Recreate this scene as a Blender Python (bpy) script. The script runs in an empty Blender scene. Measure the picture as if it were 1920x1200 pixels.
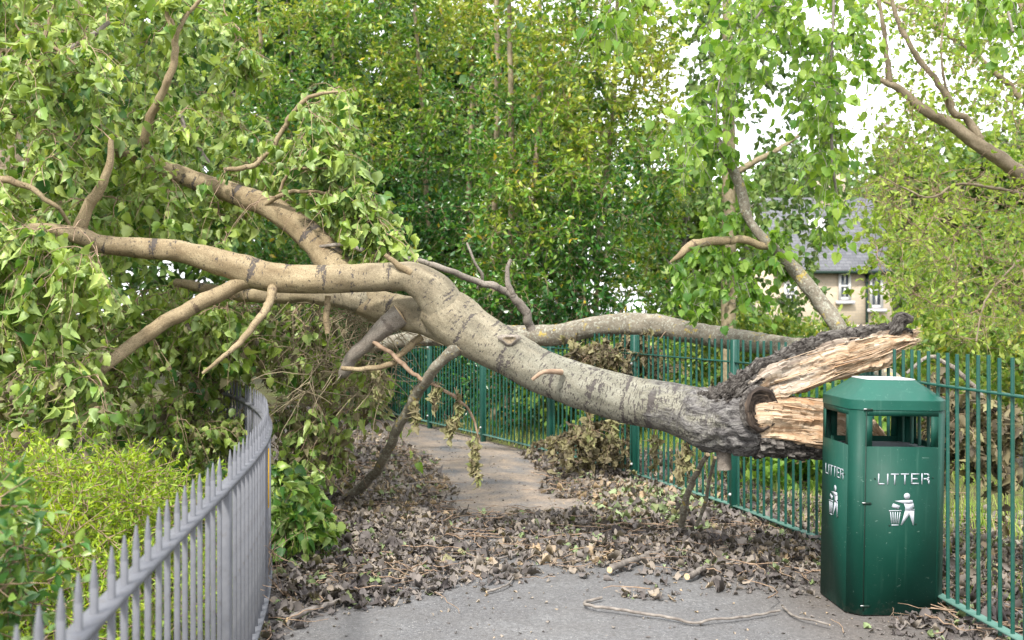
import bpy, math, random
import numpy as np
from mathutils import Vector, noise as mn

# ------------------------------------------------------------------ camera, sky, sun, exposure
F = 2050.0; CX = 960.0; HY = 585.0; CH = 1.42          # focal length in px of a 1920 wide frame, horizon row, eye height
sc = bpy.context.scene
col = sc.collection
cam = bpy.data.cameras.new('camera'); co = bpy.data.objects.new('camera', cam); col.objects.link(co)
co.location = (0, 0, CH); co.rotation_euler = (math.radians(90), 0, 0)
cam.sensor_width = 36; cam.lens = 36 * F / 1920; cam.shift_y = -(600 - HY) / 1920
cam.clip_start = 0.1; cam.clip_end = 500
cam.dof.use_dof = True; cam.dof.focus_distance = 6.0; cam.dof.aperture_fstop = 4.0
sc.camera = co
SUN_EL, SUN_AZ = 48.0, 205.0                            # azimuth measured clockwise from +Y
w = bpy.data.worlds.new('World'); sc.world = w; w.use_nodes = True
wn = w.node_tree.nodes; bg = wn['Background']
sky = wn.new('ShaderNodeTexSky'); sky.sky_type = 'NISHITA'; sky.sun_disc = False
sky.sun_elevation = math.radians(SUN_EL); sky.sun_rotation = math.radians(SUN_AZ)
sky.dust_density = 4.0; sky.air_density = 1.0; sky.ozone_density = 0.6
veil = wn.new('ShaderNodeMix'); veil.data_type = 'RGBA'; cn = wn.new('ShaderNodeTexNoise'); cn.inputs['Scale'].default_value = 2.2; cn.inputs['Detail'].default_value = 5
tc = wn.new('ShaderNodeTexCoord'); w.node_tree.links.new(tc.outputs['Generated'], cn.inputs['Vector'])
mr = wn.new('ShaderNodeMapRange'); mr.inputs[1].default_value = .3; mr.inputs[2].default_value = .6; mr.inputs[3].default_value = .72; mr.inputs[4].default_value = .96
w.node_tree.links.new(cn.outputs['Fac'], mr.inputs[0]); w.node_tree.links.new(mr.outputs[0], veil.inputs[0])
w.node_tree.links.new(sky.outputs[0], veil.inputs[6]); veil.inputs[7].default_value = (7.4, 7.5, 7.7, 1)      # thin bright cloud over the blue
w.node_tree.links.new(veil.outputs[2], bg.inputs[0]); bg.inputs[1].default_value = 0.15
sl = bpy.data.lights.new('sun', 'SUN'); sl.energy = 2.4; sl.angle = math.radians(6); sl.color = (1, .955, .88)
so = bpy.data.objects.new('sun', sl); col.objects.link(so)
e, a = math.radians(SUN_EL), math.radians(SUN_AZ)
sd = Vector((math.cos(e) * math.sin(a), math.cos(e) * math.cos(a), math.sin(e)))
so.rotation_euler = sd.to_track_quat('Z', 'Y').to_euler()
so.location = (-4, -6, 9)
sc.view_settings.view_transform = 'Standard'; sc.view_settings.look = 'None'
sc.view_settings.exposure = 1.42; sc.view_settings.gamma = 1
sc.cycles.max_bounces = 8; sc.cycles.transparent_max_bounces = 4

rng = np.random.default_rng(7); random.seed(7)
UP = np.array([0, 0, 1.0])

def W(x, y, Z): return np.array([(x - CX) / F * Z, Z, CH - (y - HY) / F * Z])
def G(x, y, h=0.0):                                    # photo point lying on the ground
    Z = (CH - h) * F / (y - HY); return np.array([(x - CX) / F * Z, Z, h])
def proj(P): return CX + F * P[:, 0] / P[:, 1], HY + F * (CH - P[:, 2]) / P[:, 1]

# ------------------------------------------------------------------ material helpers
class NT:
    def __init__(s, name):
        s.m = bpy.data.materials.new(name); s.m.use_nodes = True; s.t = s.m.node_tree; s.n = s.t.nodes
        s.b = s.n['Principled BSDF']; s.out = s.n['Material Output']
    def link(s, a, b): s.t.links.new(a, b)
    def put(s, inp, v):
        if hasattr(v, 'is_output') or isinstance(v, bpy.types.NodeSocket): s.link(v, inp)
        else:
            if isinstance(v, tuple) and len(v) == 3 and inp.type == 'RGBA': v = (*v, 1)
            inp.default_value = v
    def coord(s, kind='Object'): return s.n.new('ShaderNodeTexCoord').outputs[kind]
    def attr(s, name, out='Vector'):
        x = s.n.new('ShaderNodeAttribute'); x.attribute_name = name; return x.outputs[out]
    def mul(s, vec, k):
        x = s.n.new('ShaderNodeVectorMath'); x.operation = 'MULTIPLY'; s.put(x.inputs[0], vec); x.inputs[1].default_value = k; return x.outputs[0]
    def noise(s, vec, scale, detail=4, rough=.55, dist=0, out='Fac'):
        x = s.n.new('ShaderNodeTexNoise'); s.put(x.inputs['Vector'], vec); x.inputs['Scale'].default_value = scale
        x.inputs['Detail'].default_value = detail; x.inputs['Roughness'].default_value = rough; x.inputs['Distortion'].default_value = dist
        return x.outputs[out]
    def voro(s, vec, scale, feat='F1', out='Distance'):
        x = s.n.new('ShaderNodeTexVoronoi'); x.feature = feat; s.put(x.inputs['Vector'], vec); x.inputs['Scale'].default_value = scale; return x.outputs[out]
    def ramp(s, fac, stops):
        x = s.n.new('ShaderNodeValToRGB'); s.put(x.inputs[0], fac); cr = x.color_ramp
        while len(cr.elements) < len(stops): cr.elements.new(.5)
        for el, (p, c) in zip(cr.elements, stops):
            el.position = p; el.color = (*c, 1) if isinstance(c, tuple) else (c, c, c, 1)
        return x.outputs[0]
    def mix(s, f, a, b, mode='MIX'):
        x = s.n.new('ShaderNodeMix'); x.data_type = 'RGBA'; x.blend_type = mode
        s.put(x.inputs[0], f); s.put(x.inputs[6], a); s.put(x.inputs[7], b); return x.outputs[2]
    def math(s, op, a, b=0.0, clamp=False):
        x = s.n.new('ShaderNodeMath'); x.operation = op; x.use_clamp = clamp; s.put(x.inputs[0], a); s.put(x.inputs[1], b); return x.outputs[0]
    def sep(s, vec, i):
        x = s.n.new('ShaderNodeSeparateXYZ'); s.put(x.inputs[0], vec); return x.outputs[i]
    def mrange(s, v, a, b, c=0.0, d=1.0):
        x = s.n.new('ShaderNodeMapRange'); s.put(x.inputs[0], v)
        for i, k in enumerate((a, b, c, d)): x.inputs[i + 1].default_value = k
        return x.outputs[0]
    def bump(s, h, strength=.5, dist=.01):
        x = s.n.new('ShaderNodeBump'); s.put(x.inputs['Height'], h); x.inputs['Strength'].default_value = strength; x.inputs['Distance'].default_value = dist
        s.link(x.outputs[0], s.b.inputs['Normal']); return x.outputs[0]
    def base(s, c, rough=.7, spec=.3):
        s.put(s.b.inputs['Base Color'], c); s.put(s.b.inputs['Roughness'], rough); s.b.inputs['Specular IOR Level'].default_value = spec; return s.m

def leaf_mat(name, stops, trans=.35, rough=.45, spec=.5, under=0.0, tint=(1.25, 1.2, .6)):
    t = NT(name); r = t.attr('rnd', 'Fac'); c = t.ramp(r, stops)
    nz = t.noise(t.coord(), 60, 2); c = t.mix(t.math('MULTIPLY', nz, .35), c, t.mix(1.0, c, (.45, .5, .4), 'MULTIPLY'))
    if under:
        g = t.n.new('ShaderNodeNewGeometry').outputs['Backfacing']
        c = t.mix(t.math('MULTIPLY', g, under), c, (.31, .39, .14))
    t.base(c, rough, spec)
    tr = t.n.new('ShaderNodeBsdfTranslucent'); t.link(t.mix(1.0, c, tint, 'MULTIPLY'), tr.inputs[0])
    mx = t.n.new('ShaderNodeMixShader'); mx.inputs[0].default_value = trans
    t.link(t.b.outputs[0], mx.inputs[1]); t.link(tr.outputs[0], mx.inputs[2]); t.link(mx.outputs[0], t.out.inputs[0])
    return t.m

# ------------------------------------------------------------------ object helpers
ROOT = {}
def link(o, parent=None):
    col.objects.link(o)
    if parent is not None: o.parent = parent
    return o
def thing(name, label, cat, loc=(0, 0, 0), group=None):
    o = bpy.data.objects.new(name, None); o.empty_display_size = .2; link(o); o.location = loc
    ROOT[o.name] = np.array(loc, float); o['label'] = label; o['category'] = cat
    if group: o['group'] = group
    return o
def rootloc(p):
    while p is not None:
        if p.name in ROOT: return ROOT[p.name]
        p = p.parent
    return np.zeros(3)
def tag(o, label=None, cat=None, group=None, kind=None):
    if label: o['label'] = label
    if cat: o['category'] = cat
    if group: o['group'] = group
    if kind: o['kind'] = kind
    return o

class MB:
    """collects geometry in world coordinates; build() links ONE mesh object"""
    def __init__(s): s.v = []; s.fl = []; s.fs = []; s.fm = []; s.bk = []; s.rnd = []; s.n = 0
    def add(s, v, faces, mat=0, bk=None, rnd=None):
        v = np.asarray(v, float).reshape(-1, 3); nv = len(v)
        if isinstance(faces, np.ndarray):
            s.fl.append((faces + s.n).ravel()); s.fs.append(np.full(len(faces), faces.shape[1])); nf = len(faces)
        else:
            s.fl.append(np.array([i for f in faces for i in f], int) + s.n); s.fs.append(np.array([len(f) for f in faces])); nf = len(faces)
        s.fm.append(np.full(nf, mat) if np.isscalar(mat) else np.asarray(mat))
        s.v.append(v); s.bk.append(v * 1.0 if bk is None else np.asarray(bk, float)); s.rnd.append(np.full(nv, .5) if rnd is None else np.broadcast_to(rnd, (nv,)) * 1.0)
        s.n += nv; return s
    def box(s, c, size, rz=0, mat=0, bev=0.0, axes=None):
        hx, hy, hz = np.array(size) / 2.0
        if axes is None:
            ax = np.array([[math.cos(rz), math.sin(rz), 0], [-math.sin(rz), math.cos(rz), 0], [0, 0, 1]])
        else: ax = np.asarray(axes, float)
        if bev <= 0:
            P = np.array([(x, y, z) for z in (-hz, hz) for x, y in ((-hx, -hy), (hx, -hy), (hx, hy), (-hx, hy))])
            f = [(3, 2, 1, 0), (4, 5, 6, 7), (0, 1, 5, 4), (1, 2, 6, 5), (2, 3, 7, 6), (3, 0, 4, 7)]
        else:
            b = min(bev, hx * .9, hy * .9, hz * .9)
            ring = lambda X, Y, z, q: [(-X + q, -Y, z), (X - q, -Y, z), (X, -Y + q, z), (X, Y - q, z), (X - q, Y, z), (-X + q, Y, z), (-X, Y - q, z), (-X, -Y + q, z)]
            P = np.array(ring(hx - b, hy - b, -hz, b * .4) + ring(hx, hy, -hz + b, b) + ring(hx, hy, hz - b, b) + ring(hx - b, hy - b, hz, b * .4))
            f = [tuple(range(7, -1, -1)), tuple(range(24, 32))] + [(k * 8 + i, k * 8 + (i + 1) % 8, k * 8 + 8 + (i + 1) % 8, k * 8 + 8 + i) for k in range(3) for i in range(8)]
        return s.add(P @ ax + np.asarray(c, float), f, mat)
    def cyl(s, a, b, r0, r1=None, n=12, mat=0):
        r1 = r0 if r1 is None else r1; a = np.asarray(a, float); b = np.asarray(b, float); d = (b - a) / np.linalg.norm(b - a)
        u = np.cross(d, [0.31, .17, .93] if abs(d[2]) < .9 else [1, 0, 0]); u /= np.linalg.norm(u); w_ = np.cross(d, u)
        t = np.arange(n) * 2 * math.pi / n; rg = np.cos(t)[:, None] * u + np.sin(t)[:, None] * w_
        f = [tuple(range(n - 1, -1, -1)), tuple(range(n, 2 * n))] + [(i, (i + 1) % n, n + (i + 1) % n, n + i) for i in range(n)]
        return s.add(np.vstack([a + rg * r0, b + rg * r1]), f, mat)
    def prism(s, poly2, org, ex, ey, en, d0, d1, mat=0):   # polygon in (ex,ey) extruded along en from d0 to d1
        p = np.array(poly2); n = len(p); base = np.asarray(org) + p[:, :1] * np.asarray(ex) + p[:, 1:] * np.asarray(ey); en = np.asarray(en)
        f = [tuple(range(n - 1, -1, -1)), tuple(range(n, 2 * n))] + [(i, (i + 1) % n, n + (i + 1) % n, n + i) for i in range(n)]
        return s.add(np.vstack([base + en * d0, base + en * d1]), f, mat)
    def mesh(s, name, mats, off=(0, 0, 0), smooth=False):
        me = bpy.data.meshes.new(name)
        v = np.vstack(s.v) - np.asarray(off); fl = np.concatenate(s.fl); fs = np.concatenate(s.fs)
        me.vertices.add(len(v)); me.vertices.foreach_set('co', v.ravel().astype(np.float32))
        me.loops.add(len(fl)); me.loops.foreach_set('vertex_index', fl.astype(np.int32))
        me.polygons.add(len(fs)); me.polygons.foreach_set('loop_start', np.concatenate([[0], np.cumsum(fs)[:-1]]).astype(np.int32))
        me.polygons.foreach_set('material_index', np.concatenate(s.fm).astype(np.int32))
        me.update(calc_edges=True)
        at = me.attributes.new('rnd', 'FLOAT', 'POINT'); at.data.foreach_set('value', np.concatenate(s.rnd).astype(np.float32))
        at = me.attributes.new('bk', 'FLOAT_VECTOR', 'POINT'); at.data.foreach_set('vector', np.vstack(s.bk).ravel().astype(np.float32))
        if smooth is True: me.polygons.foreach_set('use_smooth', np.ones(len(fs), bool))
        elif smooth: me.polygons.foreach_set('use_smooth', np.ones(len(fs), bool)); me.set_sharp_from_angle(angle=math.radians(smooth))
        for m in (mats if isinstance(mats, (list, tuple)) else [mats]): me.materials.append(m)
        return me
    def build(s, name, mats, parent=None, smooth=False):
        o = bpy.data.objects.new(name, s.mesh(name, mats, rootloc(parent), smooth)); return link(o, parent)

def inst(name, me, parent, loc, rot=(0, 0, 0), scale=(1, 1, 1)):
    o = bpy.data.objects.new(name, me); link(o, parent); o.location = Vector(np.asarray(loc) - rootloc(parent)); o.rotation_euler = rot; o.scale = scale; return o

def smooth_path(pts, step):
    """pts rows (x,y,z,r) -> Catmull-Rom resampled"""
    p = np.array(pts, float); P = np.vstack([2 * p[0] - p[1], p, 2 * p[-1] - p[-2]]); out = []
    for i in range(1, len(P) - 2):
        L = np.linalg.norm(P[i + 1, :3] - P[i, :3]); n = max(2, int(L / step)); t = (np.arange(n) / n)[:, None]
        a, b, c, d = P[i - 1], P[i], P[i + 1], P[i + 2]
        out.append(.5 * (2 * b + (c - a) * t + (2 * a - 5 * b + 4 * c - d) * t ** 2 + (3 * b - a - 3 * c + d) * t ** 3))
    out.append(P[-2][None]); return np.vstack(out)
def frames(C):
    T = np.gradient(C, axis=0); T /= np.linalg.norm(T, axis=1)[:, None] + 1e-9
    U = np.zeros_like(C); u = np.cross(T[0], [0, 1, 0]);
    if np.linalg.norm(u) < .1: u = np.cross(T[0], [1, 0, 0])
    for i in range(len(C)):
        u = u - T[i] * u.dot(T[i]); u /= np.linalg.norm(u); U[i] = u
    return T, U, np.cross(T, U)
def fbm(P, octv=3, H=.9): return np.array([mn.fractal(Vector(q), H, 2.1, octv) for q in P])

def tube(mb, pts, step=.02, nseg=24, amp=0.0, v0=0.0, dispf=None, cap0=True, cap1=True, mat=0, capmat=None, lump=.05):
    q = smooth_path(pts, step); C, R = q[:, :3], q[:, 3]; T, U, V = frames(C); n = len(C)
    s = v0 + np.concatenate([[0], np.cumsum(np.linalg.norm(np.diff(C, axis=0), axis=1))])
    th = np.arange(nseg) * 2 * math.pi / nseg
    dirs = np.cos(th)[None, :, None] * U[:, None] + np.sin(th)[None, :, None] * V[:, None]
    Rm = R[:, None] * np.ones(nseg)
    bk = np.stack([np.cos(th)[None] * R[:, None], np.sin(th)[None] * R[:, None], s[:, None] * np.ones(nseg)], -1)
    if lump: Rm = Rm * (1 + lump * fbm((bk * [4, 4, 2.5] / .3).reshape(-1, 3), 2).reshape(n, nseg))
    if lump and R.max() < .09:
        sc_ = 1 / max(.02, R.mean() * 5); nz_ = np.stack([fbm(np.stack([s * sc_, s * 0 + k * 9.1, s * 0 + v0], 1), 3) for k in range(3)], 1)
        C = C + nz_ * np.minimum(R, .03)[:, None] * (.75 if R.mean() < .03 else .35) * np.clip(np.minimum(np.arange(n), np.arange(n)[::-1]) / 4, 0, 1)[:, None]
        Rm = Rm * (1 + .09 * np.clip(fbm(np.stack([s * 14, s * 0, s * 0 + v0], 1), 2), 0, 1)[:, None])
    if amp: Rm = Rm + amp * fbm((bk * [28, 28, 14]).reshape(-1, 3), 4).reshape(n, nseg)
    if dispf is not None: Rm = Rm + dispf(bk.reshape(-1, 3)).reshape(n, nseg)
    v = C[:, None] + dirs * Rm[..., None]
    i = np.arange(n - 1)[:, None] * nseg; j = np.arange(nseg)[None]; k = (j + 1) % nseg
    f = np.stack([i + j, i + k, i + nseg + k, i + nseg + j], -1).reshape(-1, 4)
    vv = v.reshape(-1, 3); bb = bk.reshape(-1, 3); extra = []; cm = mat if capmat is None else capmat
    mb.add(vv, f, mat, bb)
    for flag, ring, cen, rev, tt in ((cap0, 0, C[0], True, -T[0]), (cap1, n - 1, C[-1], False, T[-1])):
        if flag:
            rg = v[ring]; idx = np.arange(nseg); a_ = idx[:, None]; b_ = ((idx + 1) % nseg)[:, None]; c_ = np.full((nseg, 1), nseg)
            ff = np.hstack([b_, a_, c_]) if rev else np.hstack([a_, b_, c_])
            mb.add(np.vstack([rg, cen + tt * R[ring] * .15]), ff, cm, np.vstack([bk[ring], bk[ring].mean(0)]))
    return q

def thin_tubes(mb, paths, radii, nseg=5, mat=0):
    """paths (B,n,3), radii (B,n)"""
    P = np.asarray(paths); B, n, _ = P.shape
    if B == 0: return
    T = np.gradient(P, axis=1); T /= np.linalg.norm(T, axis=2)[..., None] + 1e-9
    ref = np.array([.37, .61, .13]); U = np.cross(T, ref); U /= np.linalg.norm(U, axis=2)[..., None] + 1e-9; V = np.cross(T, U)
    th = np.arange(nseg) * 2 * math.pi / nseg
    v = P[:, :, None] + (np.cos(th)[:, None] * U[:, :, None] + np.sin(th)[:, None] * V[:, :, None]) * np.asarray(radii)[..., None, None]
    b = np.arange(B)[:, None, None] * n * nseg; i = np.arange(n - 1)[None, :, None] * nseg; j = np.arange(nseg)[None, None]; k = (j + 1) % nseg
    f = np.stack([b + i + j, b + i + k, b + i + nseg + k, b + i + nseg + j], -1).reshape(-1, 4)
    mb.add(v.reshape(-1, 3), f, mat)

def unit(v): return v / (np.linalg.norm(v, axis=-1)[..., None] + 1e-9)

def grow(skel, attr, arch=.12, jit=.1, n=8, k=.0055, rmax=.02, rmin=.0012, pull=0):
    cap = len(skel) + len(attr) * n; pts = np.zeros((cap, 3)); pts[:len(skel)] = skel; m = len(skel)
    d0 = np.min(np.linalg.norm(attr[:, None] - skel[None, ::max(1, len(skel) // 150)], axis=2), axis=1)
    paths = []; radii = []
    for a_ in attr[np.argsort(d0)]:
        d = np.linalg.norm(pts[:m] - a_, axis=1); j = int(np.argmin(d)); L = d[j]
        if L < .04: continue
        p = pts[j]; c1 = p + (a_ - p) * .45 + UP * L * arch + rng.normal(size=3) * L * jit
        t = np.linspace(0, 1, n)[:, None]; q = (1 - t) ** 2 * p + 2 * t * (1 - t) * c1 + t ** 2 * a_
        q[1:-1] += rng.normal(size=(n - 2, 3)) * L * .018
        r0 = min(rmax, .0015 + k * L ** .8); paths.append(q); radii.append(np.linspace(r0, rmin, n))
        pts[m:m + n - 2] = q[2:]; m += n - 2
    return np.array(paths), np.array(radii)

def twiglets(paths, per, lo, hi, droop=.5, n=5, spread=1.0, tmin=.3):
    B, m, _ = paths.shape; bi = np.repeat(np.arange(B), per); t = rng.uniform(tmin, 1, len(bi)) * (m - 1)
    i = np.minimum(t.astype(int), m - 2); f = (t - i)[:, None]; p = paths[bi, i] * (1 - f) + paths[bi, i + 1] * f
    tan = unit(paths[bi, i + 1] - paths[bi, i]); d = unit(tan * .6 + rng.normal(size=p.shape) * spread)
    L = rng.uniform(lo, hi, len(bi))[:, None]; s = np.linspace(0, 1, n)
    q = p[:, None] + d[:, None] * (L * s)[..., None] + np.array([0, 0, -1.0]) * (L * s ** 2 * droop)[..., None]
    return q + rng.normal(size=q.shape) * (L * .02)[..., None] * (s > 0)[None, :, None]

def sample_on(paths, per, tmin=.15):
    if per == 0: return np.zeros((0, 3)), np.zeros((0, 3))
    B, m, _ = paths.shape; bi = np.repeat(np.arange(B), per); t = rng.uniform(tmin, 1, len(bi)) * (m - 1)
    i = np.minimum(t.astype(int), m - 2); f = (t - i)[:, None]
    return paths[bi, i] * (1 - f) + paths[bi, i + 1] * f, unit(paths[bi, i + 1] - paths[bi, i])

# leaf templates: x across, y along (base 0 -> tip 1), z normal
def make_poplar(petiole=True):
    R = [(.17, -.03), (.37, .1), (.47, .27), (.40, .40), (.43, .52), (.31, .62), (.30, .73), (.17, .80), (.11, .92)]
    mid = [(0, 0), (0, .33), (0, .66), (0, 1.04)]
    v = [(x, y) for x, y in mid] + [(x, y) for x, y in R] + [(-x, y * .97 + .01) for x, y in R]
    def side(o): return [(0, o, o + 1, 1), (1, o + 1, o + 2, o + 3), (1, o + 3, o + 4, 2), (2, o + 4, o + 5, o + 6), (2, o + 6, o + 7), (2, o + 7, o + 8, 3)]
    f = side(4) + [tuple(reversed(q)) for q in side(13)]
    v = [(x, y, .0) for x, y in v]
    if petiole:
        n0 = len(v); v += [(-.012, -.02, 0), (.012, -.02, 0), (.018, -.55, .12), (-.018, -.55, .12)]; f.append((n0, n0 + 1, n0 + 2, n0 + 3))
    return np.array(v), f
POPLAR = make_poplar()
LAUREL = (np.array([(0, 0, 0), (.2, .28, 0), (.22, .6, 0), (0, 1, 0), (-.22, .6, 0), (-.2, .28, 0), (0, .5, 0)]), [(0, 1, 6), (1, 2, 6), (2, 3, 6), (3, 4, 6), (4, 5, 6), (5, 0, 6)])
SLIM = (np.array([(0, 0, 0), (.12, .3, 0), (.11, .65, 0), (0, 1, 0), (-.11, .65, 0), (-.12, .3, 0)]), [(0, 1, 2, 3), (0, 3, 4, 5)])
CLUMP = (np.array([(0, 0, 0), (.3, .15, .05), (.42, .5, 0), (.18, .7, -.05), (.1, 1, 0), (-.2, .72, .05), (-.45, .45, 0), (-.25, .1, -.05)]), [(0, 1, 2, 3), (0, 3, 4, 5), (0, 5, 6, 7)])
BLADE = (np.array([(-.5, 0, 0), (.5, 0, 0), (.3, .6, 0), (0, 1, 0), (-.3, .6, 0)]), [(0, 1, 2, 4), (4, 2, 3)])

def leaves(mb, P, D, N, S, R, tm, fold=.25, bend=.25, wx=1.0, mat=0, crumple=0.0):
    tv, tf = tm; n = len(P)
    if n == 0: return
    D = unit(D); N = unit(N - D * (N * D).sum(1)[:, None]); B = np.cross(D, N)
    S = np.broadcast_to(S, (n,)); x = tv[None, :, 0] * wx; y = tv[None, :, 1]; z = tv[None, :, 2] + np.zeros((n, len(tv)))
    fo = rng.normal(fold, abs(fold) * .6 + .02, (n, 1)); be = rng.normal(bend, abs(bend) * .6 + .02, (n, 1))
    z = z + fo * np.abs(x) * 1.2 - be * y * y + .08 * rng.normal(size=(n, 1)) * np.sin(x * 9 + rng.uniform(0, 6, (n, 1)))
    if crumple: z = z + rng.normal(size=z.shape) * crumple
    yy = y * (1 - .25 * np.abs(be)); xx = x * (1 - .35 * np.abs(fo)) * rng.uniform(.85, 1.1, (n, 1))
    V = P[:, None] + S[:, None, None] * (xx[..., None] * B[:, None] + yy[..., None] * D[:, None] + z[..., None] * N[:, None])
    k = len(tv); base = np.array([i for f in tf for i in f]); sizes = np.array([len(f) for f in tf])
    mb.fl.append((base[None] + (np.arange(n) * k)[:, None] + mb.n).ravel()); mb.fs.append(np.tile(sizes, n)); mb.fm.append(np.full(n * len(tf), mat))
    V = V.reshape(-1, 3); mb.v.append(V); mb.bk.append(V); mb.rnd.append(np.repeat(R, k)); mb.n += n * k

def inpoly(x, y, poly):
    c = np.zeros(len(x), bool); n = len(poly)
    for i in range(n):
        x0, y0 = poly[i]; x1, y1 = poly[i - 1]
        c ^= ((y0 > y) != (y1 > y)) & (x < (x1 - x0) * (y - y0) / (y1 - y0 + 1e-9) + x0)
    return c
def sample_poly(poly, n, z0, z1, ground=.05):
    """points in the frustum slice behind a traced outline, real depth z0..z1"""
    out = []; p = np.array(poly, float); tot = 0
    while tot < n:
        x = rng.uniform(p[:, 0].min(), p[:, 0].max(), n * 2); y = rng.uniform(p[:, 1].min(), p[:, 1].max(), n * 2); k = inpoly(x, y, poly)
        x, y = x[k], y[k]; Z = rng.uniform(z0, z1, len(x)); q = np.stack([(x - CX) / F * Z, Z, CH - (y - HY) / F * Z], 1); q = q[q[:, 2] > ground]
        out.append(q); tot += len(q)
    return np.vstack(out)[:n]

# ------------------------------------------------------------------ materials
def m_bark(name, c_lo, c_hi, c_mark, rough_v=.20, rough_w=.42, marks=1.0, rings=1.0, lichen=0.0, young=None):
    t = NT(name); bk = t.attr('bk'); v = t.sep(bk, 2)
    big = t.noise(t.mul(bk, (1.6, 1.6, .7)), 6, 5, .62); c = t.ramp(big, [(.32, c_lo), (.66, c_hi)])
    if young:
        cy = t.ramp(big, [(.32, young[0]), (.66, young[1])]); c = t.mix(t.mrange(t.math('ADD', v, t.math('MULTIPLY', big, .9)), 1.7, 3.2), c, cy)
    pat = t.noise(t.mul(bk, (1, 1, .5)), 22, 5, .7); c = t.mix(t.mrange(pat, .42, .7, 0, .55), c, t.mix(1.0, c, (.62, .56, .52), 'MULTIPLY'))
    fine = t.noise(bk, 170, 3); c = t.mix(.55, c, t.ramp(fine, [(.3, .22), (.7, .78)]), 'OVERLAY')
    vz = t.noise(t.mul(bk, (1, 1, .5)), 9, 5, .65)
    near = t.mrange(t.math('ADD', v, t.math('MULTIPLY', t.math('SUBTRACT', vz, .5), 1.7)), rough_v + rough_w, rough_v + .1, 0, 1)
    dens = t.mrange(v, 1.9, .2, .0, .12)
    lt = t.noise(t.mul(bk, (34, 34, 120)), 1.0, 1, .5); lm = t.mrange(t.math('ADD', lt, dens), .67, .71, 0, .85 * marks)
    rg = t.noise(t.mul(bk, (2.6, 2.6, 14)), 1.0, 3, .6); rb = t.noise(t.mul(bk, (60, 60, 75)), 1.0, 2, .6)
    rm = t.mrange(t.math('ADD', t.math('ADD', rg, t.mrange(v, 2.2, .3, 0, .045)), t.math('MULTIPLY', t.math('SUBTRACT', rb, .5), .30)), .60, .64, 0, .92 * rings)
    c = t.mix(lm, c, c_mark); c = t.mix(rm, c, c_mark)
    cr = t.noise(t.mul(bk, (62, 62, 24)), 1.0, 5, .68, .6)
    rc = t.ramp(cr, [(.36, (.03, .027, .027)), (.5, (.115, .108, .105)), (.68, (.25, .24, .225))])
    c = t.mix(near, c, rc)
    if lichen:
        ln = t.noise(bk, 14, 5, .7); c = t.mix(t.mrange(ln, .60, .65, 0, lichen), c, (.36, .27, .05))
        l2 = t.noise(bk, 45, 5, .7); c = t.mix(t.mrange(l2, .52, .62, 0, lichen * .8), c, (.36, .37, .31))
    h = t.math('ADD', t.math('MULTIPLY', t.math('MULTIPLY', cr, near), 1.6), t.math('SUBTRACT', t.math('ADD', t.math('MULTIPLY', fine, .14), t.math('MULTIPLY', pat, .35)), t.math('MULTIPLY', t.math('ADD', lm, rm), .3)))
    t.bump(h, .8, .012); return t.base(c, .78, .2)

YG = ((.175, .13, .075), (.31, .25, .155))
M_POP = m_bark('poplar_bark', (.118, .114, .088), (.225, .218, .175), (.06, .052, .05), young=YG)
M_LIMB = m_bark('poplar_limb_bark', *YG, (.085, .06, .045), rough_v=-9, marks=.5, rings=.8)
M_GREY = m_bark('grey_branch_bark', (.15, .13, .11), (.27, .24, .205), (.075, .06, .05), rough_v=-9, marks=.6, rings=.7)
M_LOG = m_bark('lichened_log_bark', (.125, .11, .085), (.235, .21, .165), (.075, .065, .055), rough_v=-9, marks=.8, rings=.4, lichen=.8)
M_BROWN = m_bark('brown_furrowed_bark', (.13, .105, .07), (.25, .205, .145), (.06, .048, .036), rough_v=-9, marks=.6, rings=.2)
def m_twig(name, a, b):
    t = NT(name); n = t.noise(t.coord(), 25, 3); return t.base(t.ramp(n, [(.3, a), (.7, b)]), .75, .2)
M_TWIG = m_twig('twig_bark', (.16, .105, .07), (.36, .26, .18)); M_GTW = m_twig('grey_twig_bark', (.10, .085, .075), (.24, .215, .19))
M_STEM = m_twig('pale_stem_bark', (.17, .135, .085), (.31, .26, .17))
def m_wood(name='torn_wood'):
    t = NT(name); bk = t.attr('bk')
    g = t.noise(t.mul(bk, (55, 55, 5)), 1.0, 6, .7, .35); b = t.noise(t.mul(bk, (9, 9, 4)), 1.0, 4, .6)
    c = t.ramp(g, [(.28, (.15, .075, .04)), (.42, (.37, .25, .155)), (.55, (.51, .39, .275)), (.75, (.61, .52, .41))])
    c = t.mix(t.mrange(b, .54, .70, 0, .5), c, (.40, .20, .09)); b2 = t.noise(t.mul(bk, (14, 14, 3)), 1.3, 4, .65)
    c = t.mix(t.mrange(t.math('ADD', b2, t.math('MULTIPLY', t.attr('rnd', 'Fac'), .42)), .64, .82, 0, .85), c, t.ramp(g, [(.35, (.13, .10, .085)), (.6, (.42, .37, .31))]))
    t.bump(t.math('ADD', g, t.math('MULTIPLY', b, .6)), 1.0, .02); return t.base(c, .85, .12)
M_WOOD = m_wood()
t = NT('pale_broken_end'); M_PALE = t.base(t.ramp(t.noise(t.coord(), 90, 3), [(.3, (.42, .27, .13)), (.7, (.72, .58, .38))]), .85, .1)
def m_cracked():
    t = NT('rough_shell_bark'); bk = t.attr('bk'); cr = t.noise(t.mul(bk, (85, 85, 36)), 1.0, 6, .72, .5)
    t.bump(cr, 1.0, .03); return t.base(t.ramp(cr, [(.38, (.016, .014, .013)), (.5, (.085, .075, .068)), (.66, (.23, .215, .195))]), .9, .1)
M_SHELL = m_cracked()
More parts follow.
